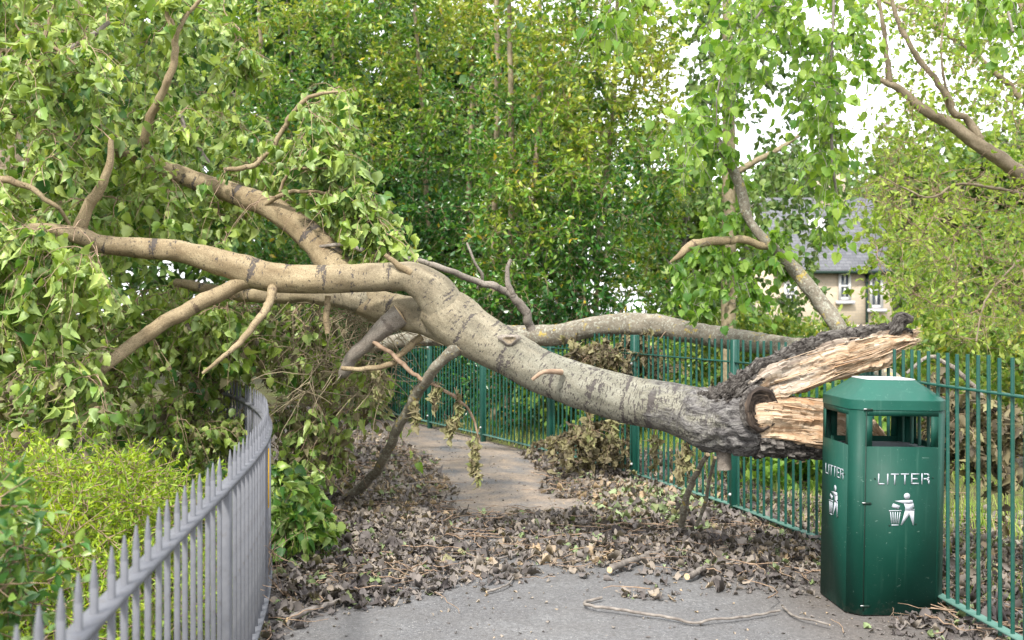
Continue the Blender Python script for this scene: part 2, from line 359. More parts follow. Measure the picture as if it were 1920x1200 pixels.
def m_ring():
    t = NT('old_wound_wood'); n = t.noise(t.mul(t.attr('bk'), (90, 90, 8)), 1.0, 4, .6)
    return t.base(t.ramp(n, [(.35, (.012, .009, .008)), (.6, (.06, .045, .035)), (.8, (.2, .14, .09))]), .8, .2)
M_RING = m_ring()

def m_paint(name, c, c2, rough=.35, spec=.5, grime=.25, gcol=(.12, .13, .11), gs=6):
    t = NT(name); n = t.noise(t.coord(), gs, 5, .65); col_ = t.mix(t.mrange(n, .35, .75), c, c2)
    g = t.noise(t.coord(), 38, 6, .75); col_ = t.mix(t.mrange(g, .55, .75, 0, grime), col_, gcol)
    if 'bin' in name:
        st = t.noise(t.mul(t.coord(), (30, 30, 1.6)), 1.0, 4, .65); col_ = t.mix(t.mrange(st, .58, .72, 0, .22), col_, (.07, .16, .12))
        z = t.sep(t.coord(), 2); dz = t.math('ADD', t.mrange(z, .12, .0, 0, .4), t.math('MULTIPLY', t.math('SUBTRACT', g, .5), 1.6)); col_ = t.mix(t.mrange(dz, .3, .75, 0, .7 if 'lid' not in name else 0), col_, (.11, .10, .08))
        sc2 = t.noise(t.mul(t.coord(), (9, 9, 22)), 3.0, 2, .5, 2.0); col_ = t.mix(t.mrange(sc2, .715, .73, 0, .5), col_, (.16, .24, .20))
    t.bump(g, .08, .003); return t.base(col_, t.mrange(n, .3, .7, rough, rough + .18), spec)
M_GREEN = m_paint('green_fence_paint', (.002, .052, .037), (.005, .073, .053), .4, .5, .35, (.07, .14, .12))
M_GRTOP = m_paint('dusty_green_paint', (.05, .13, .105), (.10, .18, .15), .6, .3, .4, (.22, .27, .24))
M_BIN = m_paint('bin_green_paint', (.001, .040, .0265), (.002, .050, .034), .5, .28, .10, (.03, .12, .09), 3)
M_BINLID = m_paint('bin_lid_green_paint', (.002, .062, .043), (.004, .078, .054), .42, .4, .18, (.07, .17, .13), 5)
M_DARK = m_paint('black_interior', (.006, .02, .014), (.01, .03, .02), .6, .3, .1)
M_GREY_P = m_paint('grey_railing_paint', (.09, .094, .108), (.145, .148, .162), .6, .3, .7, (.075, .062, .05), 11)
t = NT('white_marking'); M_WHITE = t.base(t.mix(t.math('MULTIPLY', t.noise(t.coord(), 60, 3), .5), (.40, .42, .47), (.27, .30, .32)), .5, .3)
M_STEEL = NT('galvanised_bolt').base((.5, .5, .5), .4, .6)
t = NT('bin_cap_plate'); M_CAP = t.base(t.ramp(t.noise(t.coord(), 40, 4), [(.3, (.40, .40, .42)), (.7, (.62, .60, .64))]), .4, .5)
t = NT('yellow_sticker'); n_ = t.noise(t.mul(t.coord(), (1, 1, .5)), 34, 3); M_STICK = t.base(t.mix(t.mrange(n_, .6, .63), (.75, .42, .02), (.08, .06, .03)), .5, .3)

L_POP = leaf_mat('fallen_poplar_leaf', [(0, (.035, .11, .02)), (.2, (.08, .19, .03)), (.45, (.20, .32, .045)), (.75, (.35, .46, .085)), (1, (.47, .56, .15))], .32, .42, .5, .5)
L_WILT = leaf_mat('wilted_leaf', [(0, (.08, .065, .048)), (.35, (.20, .17, .10)), (.65, (.30, .28, .14)), (.85, (.19, .28, .07)), (1, (.14, .24, .055))], .2, .7, .25)
L_HOL = leaf_mat('evergreen_leaf', [(0, (.022, .09, .022)), (.35, (.05, .17, .028)), (.58, (.12, .26, .03)), (.82, (.26, .38, .045)), (.96, (.42, .47, .07)), (1, (.55, .42, .04))], .38, .28, .7)
L_BRT = leaf_mat('fresh_hanging_leaf', [(0, (.07, .19, .028)), (.5, (.19, .34, .05)), (1, (.36, .50, .11))], .5, .45, .4, .15, (1.3, 1.3, .5))
L_TUFT = leaf_mat('young_tuft_leaf', [(0, (.10, .20, .03)), (.5, (.26, .38, .05)), (1, (.45, .55, .12))], .45, .5, .3)
L_YEL = leaf_mat('golden_hedge_leaf', [(0, (.08, .17, .012)), (.5, (.25, .37, .02)), (1, (.48, .56, .04))], .35, .45, .4)
L_DRK = leaf_mat('dark_shrub_leaf', [(0, (.02, .08, .025)), (.6, (.07, .19, .045)), (1, (.25, .34, .06))], .25, .35, .6)
L_SHR = leaf_mat('garden_shrub_leaf', [(0, (.08, .18, .03)), (.5, (.21, .33, .06)), (.9, (.42, .48, .12)), (1, (.55, .50, .06))], .35, .5, .4)
L_FAR = leaf_mat('distant_tree_leaf', [(0, (.035, .10, .028)), (.6, (.11, .20, .05)), (1, (.22, .30, .09))], .35, .5, .3)
L_GRS = leaf_mat('grass_blade', [(0, (.12, .21, .03)), (.6, (.28, .40, .07)), (1, (.50, .50, .22))], .35, .6, .2)
L_LIT = leaf_mat('dead_leaf', [(0, (.07, .06, .06)), (.4, (.18, .158, .150)), (.7, (.30, .255, .215)), (.86, (.42, .31, .20)), (.90, (.16, .21, .09)), (1, (.30, .37, .20))], .12, .75, .2)

# ------------------------------------------------------------------ ground and path
def m_soil():
    t = NT('soil_and_turf'); p = t.coord(); n = t.noise(p, 2.2, 6, .65); c = t.ramp(n, [(.3, (.07, .058, .042)), (.5, (.12, .12, .05)), (.7, (.15, .2, .05))])
    f = t.noise(p, 70, 4); t.bump(f, .8, .02); return t.base(t.mix(t.math('MULTIPLY', f, .6), c, (.04, .035, .02)), .95, .1)
def m_tarmac():
    t = NT('worn_tarmac'); p = t.coord(); v = t.voro(p, 130); f = t.noise(p, 260, 3); b = t.noise(p, 1.6, 5, .6)
    c = t.ramp(v, [(.05, (.21, .21, .212)), (.5, (.14, .14, .144)), (.9, (.095, .095, .099))])
    c = t.mix(t.math('MULTIPLY', f, .55), c, (.07, .068, .07)); c = t.mix(t.mrange(b, .35, .7, 0, .35), c, (.21, .208, .205))
    y = t.sep(p, 1); x = t.sep(p, 0)
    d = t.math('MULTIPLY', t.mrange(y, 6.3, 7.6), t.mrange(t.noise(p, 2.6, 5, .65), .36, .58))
    c = t.mix(t.math('MULTIPLY', d, .7), c, (.34, .26, .185))            # sunlit strip painted into the colour as tan, with some dirt and sawdust
    edge = t.mrange(t.math('ADD', t.math('MULTIPLY', t.math('SUBTRACT', x, .15), t.math('SUBTRACT', x, .15)), t.math('MULTIPLY', t.noise(p, 3, 4), 1.3)), 1.3, 2.6, 0, .75)
    c = t.mix(edge, c, (.10, .082, .068))
    st = t.noise(p, 22, 4, .7); c = t.mix(t.mrange(st, .60, .70, 0, .6), c, (.07, .06, .055)); s2 = t.noise(p, 48, 4, .75); c = t.mix(.7, c, t.ramp(s2, [(.32, .25), (.5, .5), (.7, .8)]), 'OVERLAY')
    s3 = t.voro(p, 42); c = t.mix(t.mrange(s3, .10, .16, .75, 0), c, (.38, .37, .35)); s4 = t.noise(p, 5, 6, .7); c = t.mix(t.mrange(s4, .40, .62, .45, 0), c, (.105, .10, .098))
    t.bump(t.math('ADD', t.math('MULTIPLY', v, -.6), t.math('ADD', f, t.math('MULTIPLY', st, .5))), .55, .006); return t.base(c, .9, .25)
mb = MB(); mb.add([(-150, -60, 0), (150, -60, 0), (150, 300, 0), (-150, 300, 0)], [(0, 1, 2, 3)])
tag(mb.build('ground', m_soil()), kind='structure')
def gx(x, z): return x
Lf = [(-.6, -3), (-.64, 1.0), (-.72, 1.9), (-.86, 2.6), (-.95, 3.6), (-1.1, 4.8), (-1.2, 5.5), (-1.5, 6.6), (-2.0, 8.2), (-2.7, 10.5), (-3.6, 13.6), (-5.2, 17)]
Rf = [(2.35, -3), (2.3, 1.0), (2.25, 2.4), (2.17, 3.6), (2.1, 4.4), (2.02, 5.2), (1.96, 6.1), (1.56, 7.6), (1.05, 9.1), (.4, 10.6), (-.9, 13.4), (-2.6, 16.4)]
rows = []
for i in range(len(Lf)): rows.append([(Lf[i][0] * (1 - k / 12) + Rf[i][0] * k / 12, Lf[i][1] * (1 - k / 12) + Rf[i][1] * k / 12, .004) for k in range(13)])
v = np.array(rows).reshape(-1, 3); f = [(i * 13 + k, i * 13 + k + 1, i * 13 + 14 + k, i * 13 + 13 + k) for i in range(len(Lf) - 1) for k in range(12)]
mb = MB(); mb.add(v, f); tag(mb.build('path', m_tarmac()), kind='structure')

# ------------------------------------------------------------------ green vertical bar fence
POSTS = [(2.21, 2.77), (2.085, 4.36), (1.946, 5.98), (1.533, 7.556), (1.018, 9.07), (.375, 10.52), (-.315, 11.95), (-1.0, 13.3), (-1.72, 14.7), (-2.5, 16.1)]
fence = thing('railing_fence', 'green painted vertical bar metal fence curving along the right of the path', 'fence', (1.533, 7.556, 0))
b0 = MB(); b0.cyl((0, 0, .06), (0, 0, 1.23), .0085, n=10); BAR = b0.mesh('fence_bar', M_GREEN, smooth=40)
b0 = MB(); b0.box((0, 0, .615), (.052, .05, 1.23), bev=.004); POST = b0.mesh('fence_post', M_GREEN)
b0 = MB(); b0.cyl((0, 0, 0), (0, -.008, 0), .011, .011, 10).cyl((0, -.008, 0), (0, -.014, 0), .009, .005, 10); BOLT = b0.mesh('bolt', M_STEEL)
for i, (x, y) in enumerate(POSTS):
    q = POSTS[min(i + 1, len(POSTS) - 1)]; p = POSTS[max(i - 1, 0)]; an = math.atan2(q[1] - p[1], q[0] - p[0])
    fa = an + math.pi if math.cos(an) < 0 else an
    # the flat faces the path (towards -X side and the camera)
    po = inst('fence_post', POST, fence, (x, y, 0), (rng.normal(0, .006), rng.normal(.004, .006), fa + math.pi if False else an + math.pi))
    nx, ny = -math.sin(an + math.pi), math.cos(an + math.pi)
    for bz in (.99, .16):
        o = bpy.data.objects.new('bolt', BOLT); link(o, po); s_ = -1
        o.location = (-.002, -.025, bz) if True else (0, 0, bz); 
for i in range(len(POSTS) - 1):
    a_ = np.array(POSTS[i]); b_ = np.array(POSTS[i + 1]); d = b_ - a_; L = np.linalg.norm(d); d /= L; an = math.atan2(d[1], d[0]); mid = (a_ + b_) / 2
    pm = MB(); pm.box((*(mid), .085), (L - .056, .046, .010), an, bev=.002); tp = pm.build('fence_panel', M_GRTOP, fence)
    pm = MB(); pm.box((*(mid), 1.075), (L - .056, .034, .010), an, bev=.002); pm.build('rail', M_GREEN, tp)
    nb = 17; lean = rng.normal(.01, .012)
    for k in range(nb):
        t_ = (k + .75) / (nb + .5) * L; p = a_ + d * t_
        inst('bar', BAR, tp, (p[0] + rng.normal(0, .0015), p[1], rng.normal(0, .002)), (rng.normal(0, .003), -lean * 0 + rng.normal(0, .003), 0))

# ------------------------------------------------------------------ grey picket railing on the left
GP = [(-.60, .2), (-.69, 1.1), (-.787, 2.0), (-.835, 2.43), (-.863, 2.67), (-.892, 2.96), (-.918, 3.19), (-.995, 4.02), (-1.042, 4.39), (-1.09, 4.68), (-1.18, 5.25), (-1.27, 5.7), (-1.5, 6.5), (-1.85, 7.4), (-2.3, 8.3)]
GPa = np.array(GP); pf = np.polyfit(GPa[:, 1], GPa[:, 0], 5); yy_ = np.arange(.15, 8.3, .01); gq = np.stack([np.polyval(pf, yy_), yy_], 1)
gl = np.concatenate([[0], np.cumsum(np.linalg.norm(np.diff(gq, axis=0), axis=1))])
def gat(s): return np.array([np.interp(s, gl, gq[:, 0]), np.interp(s, gl, gq[:, 1])])
gf = thing('picket_railing', 'weathered grey metal railing with pointed pickets left of the path', 'railing', (-1.18, 5.33, 0))
def sweep_box(mb, z0, z1, half, sa, sb, step=.06):
    ss = np.arange(sa, sb, step); P = np.array([gat(s) for s in ss]); T = np.gradient(P, axis=0); T /= np.linalg.norm(T, axis=1)[:, None]; Nn = np.stack([-T[:, 1], T[:, 0]], 1)
    v = []
    for p, n in zip(P, Nn):
        for sgn, z in ((-1, z0), (1, z0), (1, z1), (-1, z1)): v.append((*(p + n * half * sgn), z))
    m = len(P); f = [(i * 4 + k, i * 4 + (k + 1) % 4, i * 4 + 4 + (k + 1) % 4, i * 4 + 4 + k) for i in range(m - 1) for k in range(4)] + [(3, 2, 1, 0), ((m - 1) * 4, (m - 1) * 4 + 1, (m - 1) * 4 + 2, (m - 1) * 4 + 3)]
    mb.add(v, f)
r_ = MB(); sweep_box(r_, .826, .840, .0235, 0, gl[-1]); r_.build('top_rail', M_GREY_P, gf)
r_ = MB(); sweep_box(r_, .10, .114, .0235, 0, gl[-1]); r_.build('bottom_rail', M_GREY_P, gf)
pk = MB(); hh = .0070
pk.box((0, 0, .461), (2 * hh, 2 * hh, .862), bev=.0015)
pk.add([(-hh, -hh, .8905), (hh, -hh, .8905), (hh, hh, .8905), (-hh, hh, .8905), (-hh * .92, -hh * .8, .910), (hh * .92, -hh * .8, .910), (hh * .92, hh * .8, .910), (-hh * .92, hh * .8, .910), (-.0015, -.0015, .945), (.0015, -.0015, .945), (.0015, .0015, .945), (-.0015, .0015, .945)],
       [(0, 1, 5, 4), (1, 2, 6, 5), (2, 3, 7, 6), (3, 0, 4, 7), (4, 5, 9, 8), (5, 6, 10, 9), (6, 7, 11, 10), (7, 4, 8, 11), (8, 9, 10, 11)])
PK = pk.mesh('picket', M_GREY_P)
s_ = .06
gposts = [3.55, 4.92, 5.35, 7.2]
while s_ < gl[-1] - .02:
    if all(abs(s_ - g_) > .04 for g_ in gposts):
        p = gat(s_); q = gat(s_ + .02); inst('picket', PK, gf, (p[0], p[1], 0), (rng.normal(0, .0012), rng.normal(0, .0012), math.atan2(q[1] - p[1], q[0] - p[0]) + rng.normal(0, .04)))
    s_ += .112
pm = MB().box((0, 0, .412), (.06, .034, .824), bev=.003); GPO = pm.mesh('railing_post', M_GREY_P)
for g_ in gposts:
    p = gat(g_); q = gat(g_ + .02); an = math.atan2(q[1] - p[1], q[0] - p[0]); po = inst('railing_post', GPO, gf, (*p, 0), (0, 0, an))
    if abs(g_ - 4.92) < .1:
        n = np.array([math.sin(an), -math.cos(an)]); c = p + n * .0185
        mb = MB(); mb.box((*c, .655), (.056, .003, .27), an); st = mb.build('warning_sticker', M_STICK, None)
        st.parent = po; st.matrix_parent_inverse = (po.matrix_basis).inverted() if False else st.matrix_parent_inverse
        me = st.data; R = np.array([[math.cos(an), math.sin(an), 0], [-math.sin(an), math.cos(an), 0], [0, 0, 1]])
        vv = np.array([x.co[:] for x in me.vertices]) - np.array([*p, 0]); me.vertices.foreach_set('co', (vv @ R.T).ravel().astype(np.float32))

# ------------------------------------------------------------------ litter bin
BX, BZ, BT = 1.800, 5.325, math.radians(3.3); S = .465; ch = .058; h = S / 2
bin_ = bpy.data.objects.new('litter_bin', None); link(bin_); bin_.location = (BX - .012, BZ, .0); bin_.rotation_euler = (0, math.radians(1.0), BT)
tag(bin_, 'dark green metal litter bin with hipped lid and side openings beside the fence', 'litter bin'); ROOT[bin_.name] = np.zeros(3)
def octo(hw, c, z): return [(-hw + c, -hw, z), (hw - c, -hw, z), (hw, -hw + c, z), (hw, hw - c, z), (hw - c, hw, z), (-hw + c, hw, z), (-hw, hw - c, z), (-hw, -hw + c, z)]
def ringwall(mb, r0, r1):
    mb.add(r0 + r1, [(i, (i + 1) % 8, 8 + (i + 1) % 8, 8 + i) for i in range(8)])
body = MB(); ZB, ZS, ZW, ZT = .008, .792, .934, .968; th_ = .004
WX = .140                                            # half width of the openings
for k in range(4):                                   # four faces, each with its opening; chamfer posts between them
    an = k * math.pi / 2; ex = np.array([math.cos(an), math.sin(an), 0]); en = np.array([math.sin(an), -math.cos(an), 0]); o = en * h
    fw = h - ch
    for (x0, x1, z0, z1) in ((-fw, fw, ZB, ZS), (-fw, fw, ZW, ZT), (-fw, -WX, ZS, ZW), (WX, fw, ZS, ZW)):
        body.prism([(x0, z0), (x1, z0), (x1, z1), (x0, z1)], o, ex, UP, en, -th_, 0)
    # chamfer corner
    a_ = en * h + ex * fw; ex2 = np.array([math.cos(an + math.pi / 2), math.sin(an + math.pi / 2), 0]); en2 = np.array([math.sin(an + math.pi / 2), -math.cos(an + math.pi / 2), 0])
    b_ = en2 * h - ex2 * fw; inn = -(en + en2) / math.sqrt(2) * th_
    body.add([(*a_[:2], ZB), (*b_[:2], ZB), (*b_[:2], ZT), (*a_[:2], ZT), (*(a_ + inn)[:2], ZB), (*(b_ + inn)[:2], ZB), (*(b_ + inn)[:2], ZT), (*(a_ + inn)[:2], ZT)],
             [(0, 1, 2, 3), (5, 4, 7, 6), (0, 4, 5, 1), (3, 2, 6, 7), (0, 3, 7, 4), (1, 5, 6, 2)])
    # folded post box inside each corner
bo = body.build('body', M_BIN, bin_)
mb = MB(); ringwall(mb, octo(h - .012, ch, ZB + .002), octo(h - .012, ch, .76)); mb.add(octo(h - .012, ch, .0 + ZB), [tuple(range(8))]); mb.add(octo(h - .02, ch, .005), [tuple(range(8))]); ringwall(mb, octo(h - .02, ch, .0), octo(h - .02, ch, ZB + .03)); mb.build('plinth', M_DARK, bin_)
mb = MB()                                            # liner rim seen through the openings
for r0, r1, z0, z1 in ((h - .006, h - .075, .765, .770), (h - .075, h - .075, .770, .60)): ringwall(mb, octo(r0, ch * .9, z0), octo(r1, ch * .5 if r1 < h - .05 else ch, z1))
mb.build('liner', m_paint('liner_grey', (.10, .12, .13), (.16, .18, .19), .5, .4, .2), bin_)
lid = MB(); hl = h + .003
for (h0, c0, z0, h1, c1, z1) in ((hl, ch + .001, .962, hl, ch + .001, 1.006), (hl, ch + .001, 1.006, hl - .002, ch, 1.0085), (hl - .002, ch, 1.0085, .120, .027, 1.096)):
    ringwall(lid, octo(h0, c0, z0), octo(h1, c1, z1))
lid.add(octo(.120, .027, 1.096), [tuple(range(8))]); lid.add(octo(hl - .004, ch, .972), [tuple(range(7, -1, -1))])
lo = lid.build('lid', M_BINLID, bin_)
mb = MB(); c0 = octo(.121, .027, 1.0965); c1 = octo(.120, .027, 1.1005); ringwall(mb, c0, c1); mb.add(c1, [tuple(range(8))]); mb.build('top_plate', M_CAP, bin_)
mb = MB(); xx = -(h - ch) + .0045                       # door seam and its hinges
mb.box((xx, -h - .0006, .49), (.005, .002, .93)); mb.build('door_seam', M_DARK, bin_)
for z in (.9635, .528, .05):
    mb = MB(); mb.box((xx + .008, -h - .003, z), (.042, .006, .010), bev=.002); hg = mb.build('hinge', M_DARK, bin_)
    mb = MB(); mb.box((xx - .008, -h - .0068, z + .003), (.014, .002, .004)); mb.build('hinge_pin', M_STEEL, hg)
K = .000293
def face_marks(org, ex, en, wscale=1.0, tagname='front'):
    ex = np.asarray(ex, float); en = np.asarray(en, float)
    def Q(pts): return [((x - 770) * K * wscale, (600 - y) * K) for x, y in pts]
    def pr(mb, pts): mb.prism(Q(pts), org, ex, UP, en, .0006, .0018)
    def bar(mb, x0, y0, x1, y1, w_=19):
        d = np.array([x1 - x0, y1 - y0], float); L = np.linalg.norm(d); d /= L; n = np.array([-d[1], d[0]]) * w_ / 2; a0 = np.array([x0, y0]); a1 = np.array([x1, y1])
        pr(mb, [tuple(a0 - n), tuple(a1 - n), tuple(a1 + n), tuple(a0 + n)])
    mb = MB()
    bar(mb, 358, 215, 358, 388); bar(mb, 358, 376, 455, 376)
    bar(mb, 505, 215, 505, 385)
    bar(mb, 555, 222, 685, 222); bar(mb, 620, 230, 620, 385)
    bar(mb, 720, 218, 850, 218); bar(mb, 785, 226, 785, 382)
    bar(mb, 897, 205, 897, 377); bar(mb, 897, 216, 1015, 216); bar(mb, 897, 290, 990, 290, 20); bar(mb, 897, 366, 1012, 366)
    bar(mb, 1062, 205, 1062, 377)
    bar(mb, 1092, 214, 1150, 214); bar(mb, 1146, 210, 1178, 238, 24); bar(mb, 1092, 290, 1150, 290, 20); bar(mb, 1150, 290, 1178, 264, 24); bar(mb, 1146, 296, 1175, 318, 22); bar(mb, 1174, 310, 1174, 374)
    mb.build('lettering', M_WHITE, bo)
    mb = MB()
    pr(mb, [(823 + 50 * math.cos(t_), 568 + 50 * math.sin(t_)) for t_ in np.linspace(0, 2 * math.pi, 24, endpoint=False)])
    pr(mb, [(623, 645), (780, 632), (912, 628), (930, 680), (860, 700), (775, 685)])
    pr(mb, [(775, 685), (930, 680), (945, 742), (900, 758), (945, 772), (945, 800), (795, 800), (797, 750)])
    pr(mb, [(795, 800), (870, 800), (868, 860), (745, 1030), (728, 1030), (765, 915)])
    pr(mb, [(870, 800), (945, 800), (940, 1030), (928, 1030), (868, 860)])
    pr(mb, [(600, 685), (710, 720), (692, 778), (578, 742)])
    bar(mb, 535, 803, 740, 798, 14); bar(mb, 578, 1030, 692, 1028, 16)
    for (a0, a1) in ((560, 582), (598, 608), (638, 636), (677, 664), (715, 692)): bar(mb, a0, 822, a1, 1006, 13)
    mb.build('litter_symbol', M_WHITE, bo)
    mb = MB()
    for (x, y) in ((297, 293), (1240, 272), (545, 1035), (975, 1012)):
        mb.cyl(org + ex * (x - 770) * K * wscale + UP * (600 - y) * K, org + ex * (x - 770) * K * wscale + UP * (600 - y) * K + en * .004, .0035, .003, 8)
    mb.build('rivets', M_DARK, bo)
zr = 1.42 - (930 - HY) / F * 5.15
face_marks(np.array([.0135, -h, zr]), (1, 0, 0), (0, -1, 0))
face_marks(np.array([-h, 0, zr]), (0, -1, 0), (-1, 0, 0), 1.0)

# ------------------------------------------------------------------ the fallen poplar
ft = thing('fallen_tree', 'snapped poplar tree lying across the path with a torn splintered break', 'fallen tree', (1.25, 5.9, 0))
def px(rows): return [(*W(x, y, Z), r / F * Z) for x, y, Z, r in rows]
def rough(bk):
    k = np.clip((.46 - bk[:, 2]) / .28, 0, 1); m = k > 0; o = np.zeros(len(bk))
    if m.any():
        q = bk[m]; a1 = np.array([mn.turbulence(Vector((x * 52, y * 52, z * 20)), 4, False) for x, y, z in q]); o[m] = k[m] * ((a1 - .45) * .03)
    return o
TR = [(1432, 786, 5.72, 66), (1405, 789, 5.75, 68), (1371, 788, 5.8, 64), (1329, 785, 5.87, 60), (1290, 773, 5.95, 51), (1245, 761, 6.0, 46.5), (1183, 750, 6.08, 45), (1100, 727, 6.15, 43), (1017, 697, 6.25, 41), (950, 660, 6.33, 43), (892, 628, 6.4, 46), (850, 597, 6.45, 50), (815, 572, 6.5, 40)]
mb = MB(); tq = tube(mb, px(TR), .012, 72, .0012, 0.0, rough, capmat=1, lump=.04); trunk = mb.build('trunk', [M_POP, M_RING], ft, smooth=True)
LIMBS = [  # name, rows (x,y,Z,r px), material, v0
    ('limb', [(850, 597, 6.44, 42), (812, 548, 6.43, 38), (775, 522, 6.42, 30), (735, 519, 6.42, 27), (640, 523, 6.42, 27), (560, 523, 6.42, 27), (500, 518, 6.42, 28), (455, 505, 6.42, 27), (400, 488, 6.4, 24), (330, 470, 6.38, 20.5), (260, 465, 6.35, 19), (190, 457, 6.3, 17), (140, 440, 6.2, 15), (70, 430, 6.1, 12), (-30, 440, 6.0, 8)], M_POP, 2.5),
    ('limb', [(862, 612, 6.5, 44), (810, 598, 6.6, 36), (765, 588, 6.68, 33), (705, 573, 6.76, 31), (660, 545, 6.85, 31), (628, 500, 6.9, 30), (600, 462, 6.95, 28), (560, 425, 7.0, 25), (505, 388, 7.05, 22), (445, 365, 7.1, 20), (385, 345, 7.1, 18), (330, 325, 7.1, 17), (270, 302, 7.15, 14), (190, 270, 7.2, 11), (100, 235, 7.2, 10), (0, 215, 7.2, 10), (-80, 190, 7.2, 9)], M_POP, 2.4),
    ('limb', [(700, 568, 6.76, 26), (640, 556, 6.78, 22), (570, 549, 6.8, 18), (500, 555, 6.9, 14), (420, 548, 7.1, 11), (330, 530, 7.3, 8)], M_POP, 2.6),
    ('branch', [(470, 522, 6.42, 20), (440, 536, 6.4, 14), (395, 557, 6.35, 14.5), (330, 592, 6.3, 14), (270, 632, 6.2, 13), (215, 672, 6.1, 11), (175, 712, 6.05, 9), (140, 765, 6.0, 7), (112, 803, 6.0, 4)], M_LIMB, 3),
    ('branch', [(512, 540, 6.36, 9), (500, 575, 6.25, 7.5), (475, 612, 6.15, 6.5), (450, 640, 6.1, 6), (415, 672, 6.05, 4), (380, 700, 6.05, 3)], M_LIMB, 3),
    ('branch', [(752, 590, 6.6, 22), (722, 612, 6.6, 17), (690, 640, 6.65, 13.5), (660, 668, 6.7, 12.5), (645, 694, 6.75, 11), (640, 705, 6.8, 6)], M_GREY, 3),
    ('branch', [(862, 648, 6.36, 16), (838, 668, 6.4, 10.5), (800, 712, 6.6, 10), (768, 765, 6.9, 10), (745, 805, 7.1, 9.5), (722, 855, 7.4, 9), (690, 902, 7.75, 8.5), (632, 946, 8.05, 7)], M_LOG, 3),
    ('branch', [(180, 455, 6.3, 14), (150, 430, 6.28, 13), (168, 385, 6.25, 11), (190, 345, 6.22, 9), (205, 308, 6.2, 7), (208, 262, 6.2, 5)], M_LIMB, 3),
    ('branch', [(262, 300, 7.1, 11), (255, 290, 7.05, 10), (272, 250, 7, 9), (290, 205, 6.95, 8), (315, 160, 6.9, 7), (328, 110, 6.9, 7), (322, 55, 6.9, 6.5), (310, 0, 6.9, 6), (302, -60, 6.9, 5)], M_LIMB, 3),
    ('branch', [(326, 85, 6.9, 5), (338, 50, 6.85, 4.5), (358, 18, 6.85, 4), (385, -10, 6.85, 3)], M_LIMB, 3),
    ('branch', [(45, 150, 6.6, 5), (85, 125, 6.6, 5), (125, 95, 6.65, 5), (165, 70, 6.7, 4.5), (205, 42, 6.75, 4)], M_GREY, 3),
    ('branch', [(-40, 92, 6.3, 4), (0, 95, 6.3, 4), (45, 92, 6.3, 4), (85, 84, 6.3, 4), (115, 98, 6.3, 3), (150, 130, 6.3, 2)], M_LIMB, 3),
    ('branch', [(75, 84, 6.3, 4), (92, 50, 6.3, 4), (100, 15, 6.3, 3.5), (118, -20, 6.3, 3)], M_LIMB, 3),
    ('branch', [(-30, 332, 6.0, 7), (10, 338, 6.0, 7), (50, 350, 6.0, 6), (85, 372, 6.02, 5), (108, 388, 6.05, 4), (130, 420, 6.15, 3)], M_LIMB, 3),
    ('branch', [(420, 318, 7.0, 4), (470, 312, 7.0, 5), (505, 285, 7.0, 4.5), (528, 248, 7.0, 4.5), (550, 210, 6.95, 4.5), (590, 178, 6.9, 3.5), (648, 172, 6.85, 2)], M_LIMB, 3),
    ('branch', [(498, 383, 6.98, 4), (530, 364, 6.9, 4), (575, 358, 6.85, 3.2), (620, 366, 6.85, 2.6), (650, 392, 6.85, 2)], M_LIMB, 3),
    ('branch', [(525, 360, 6.9, 3), (535, 335, 6.88, 3), (560, 316, 6.85, 2.6), (640, 318, 6.8, 1.8)], M_LIMB, 3),
    ('branch', [(390, 305, 6.95, 5), (372, 280, 6.9, 5), (350, 250, 6.9, 5), (338, 215, 6.9, 4)], M_GREY, 3),
    ('branch', [(600, 462, 6.85, 3), (640, 460, 6.8, 4), (700, 472, 6.8, 4.5), (760, 484, 6.85, 5), (820, 500, 6.9, 5.5), (880, 522, 7.0, 6), (940, 544, 7.1, 7), (970, 562, 7.15, 8), (985, 585, 7.2, 8.5), (996, 618, 7.25, 9)], M_GREY, 3),
    ('branch', [(962, 555, 7.12, 6), (952, 530, 7.1, 5), (950, 510, 7.1, 4.5), (958, 486, 7.1, 3)], M_GREY, 3),
    ('branch', [(895, 540, 7.1, 2), (905, 520, 7.05, 3), (890, 490, 7.0, 2.5), (875, 455, 7.0, 2)], M_GREY, 3),
    ('branch', [(790, 632, 6.75, 8), (760, 655, 6.7, 6), (735, 682, 6.65, 5.5), (690, 692, 6.6, 5), (640, 690, 6.6, 4)], M_LIMB, 3),
    ('branch', [(700, 640, 6.6, 4), (740, 668, 6.6, 4.5), (780, 705, 6.6, 4), (820, 725, 6.6, 3.5), (860, 750, 6.65, 3), (885, 780, 6.7, 2.5), (897, 820, 6.7, 1.5)], M_TWIG, 3),
    ('branch', [(615, 555, 6.5, 6), (612, 590, 6.5, 6), (614, 625, 6.5, 5)], M_LIMB, 3),
    ('stub', [(1356, 842, 5.83, 16), (1357, 860, 5.82, 14), (1358, 880, 5.82, 13.5)], M_GREY, 3),
    ('stub', [(1052, 698, 6.05, 6), (1030, 697, 5.98, 4.5), (1012, 702, 5.95, 4), (998, 712, 5.95, 3.5)], M_TWIG, 3),
    ('stub', [(770, 512, 6.35, 8), (745, 497, 6.33, 6), (722, 478, 6.32, 4)], M_LIMB, 3),
]
skel = [tq[:, :3]]
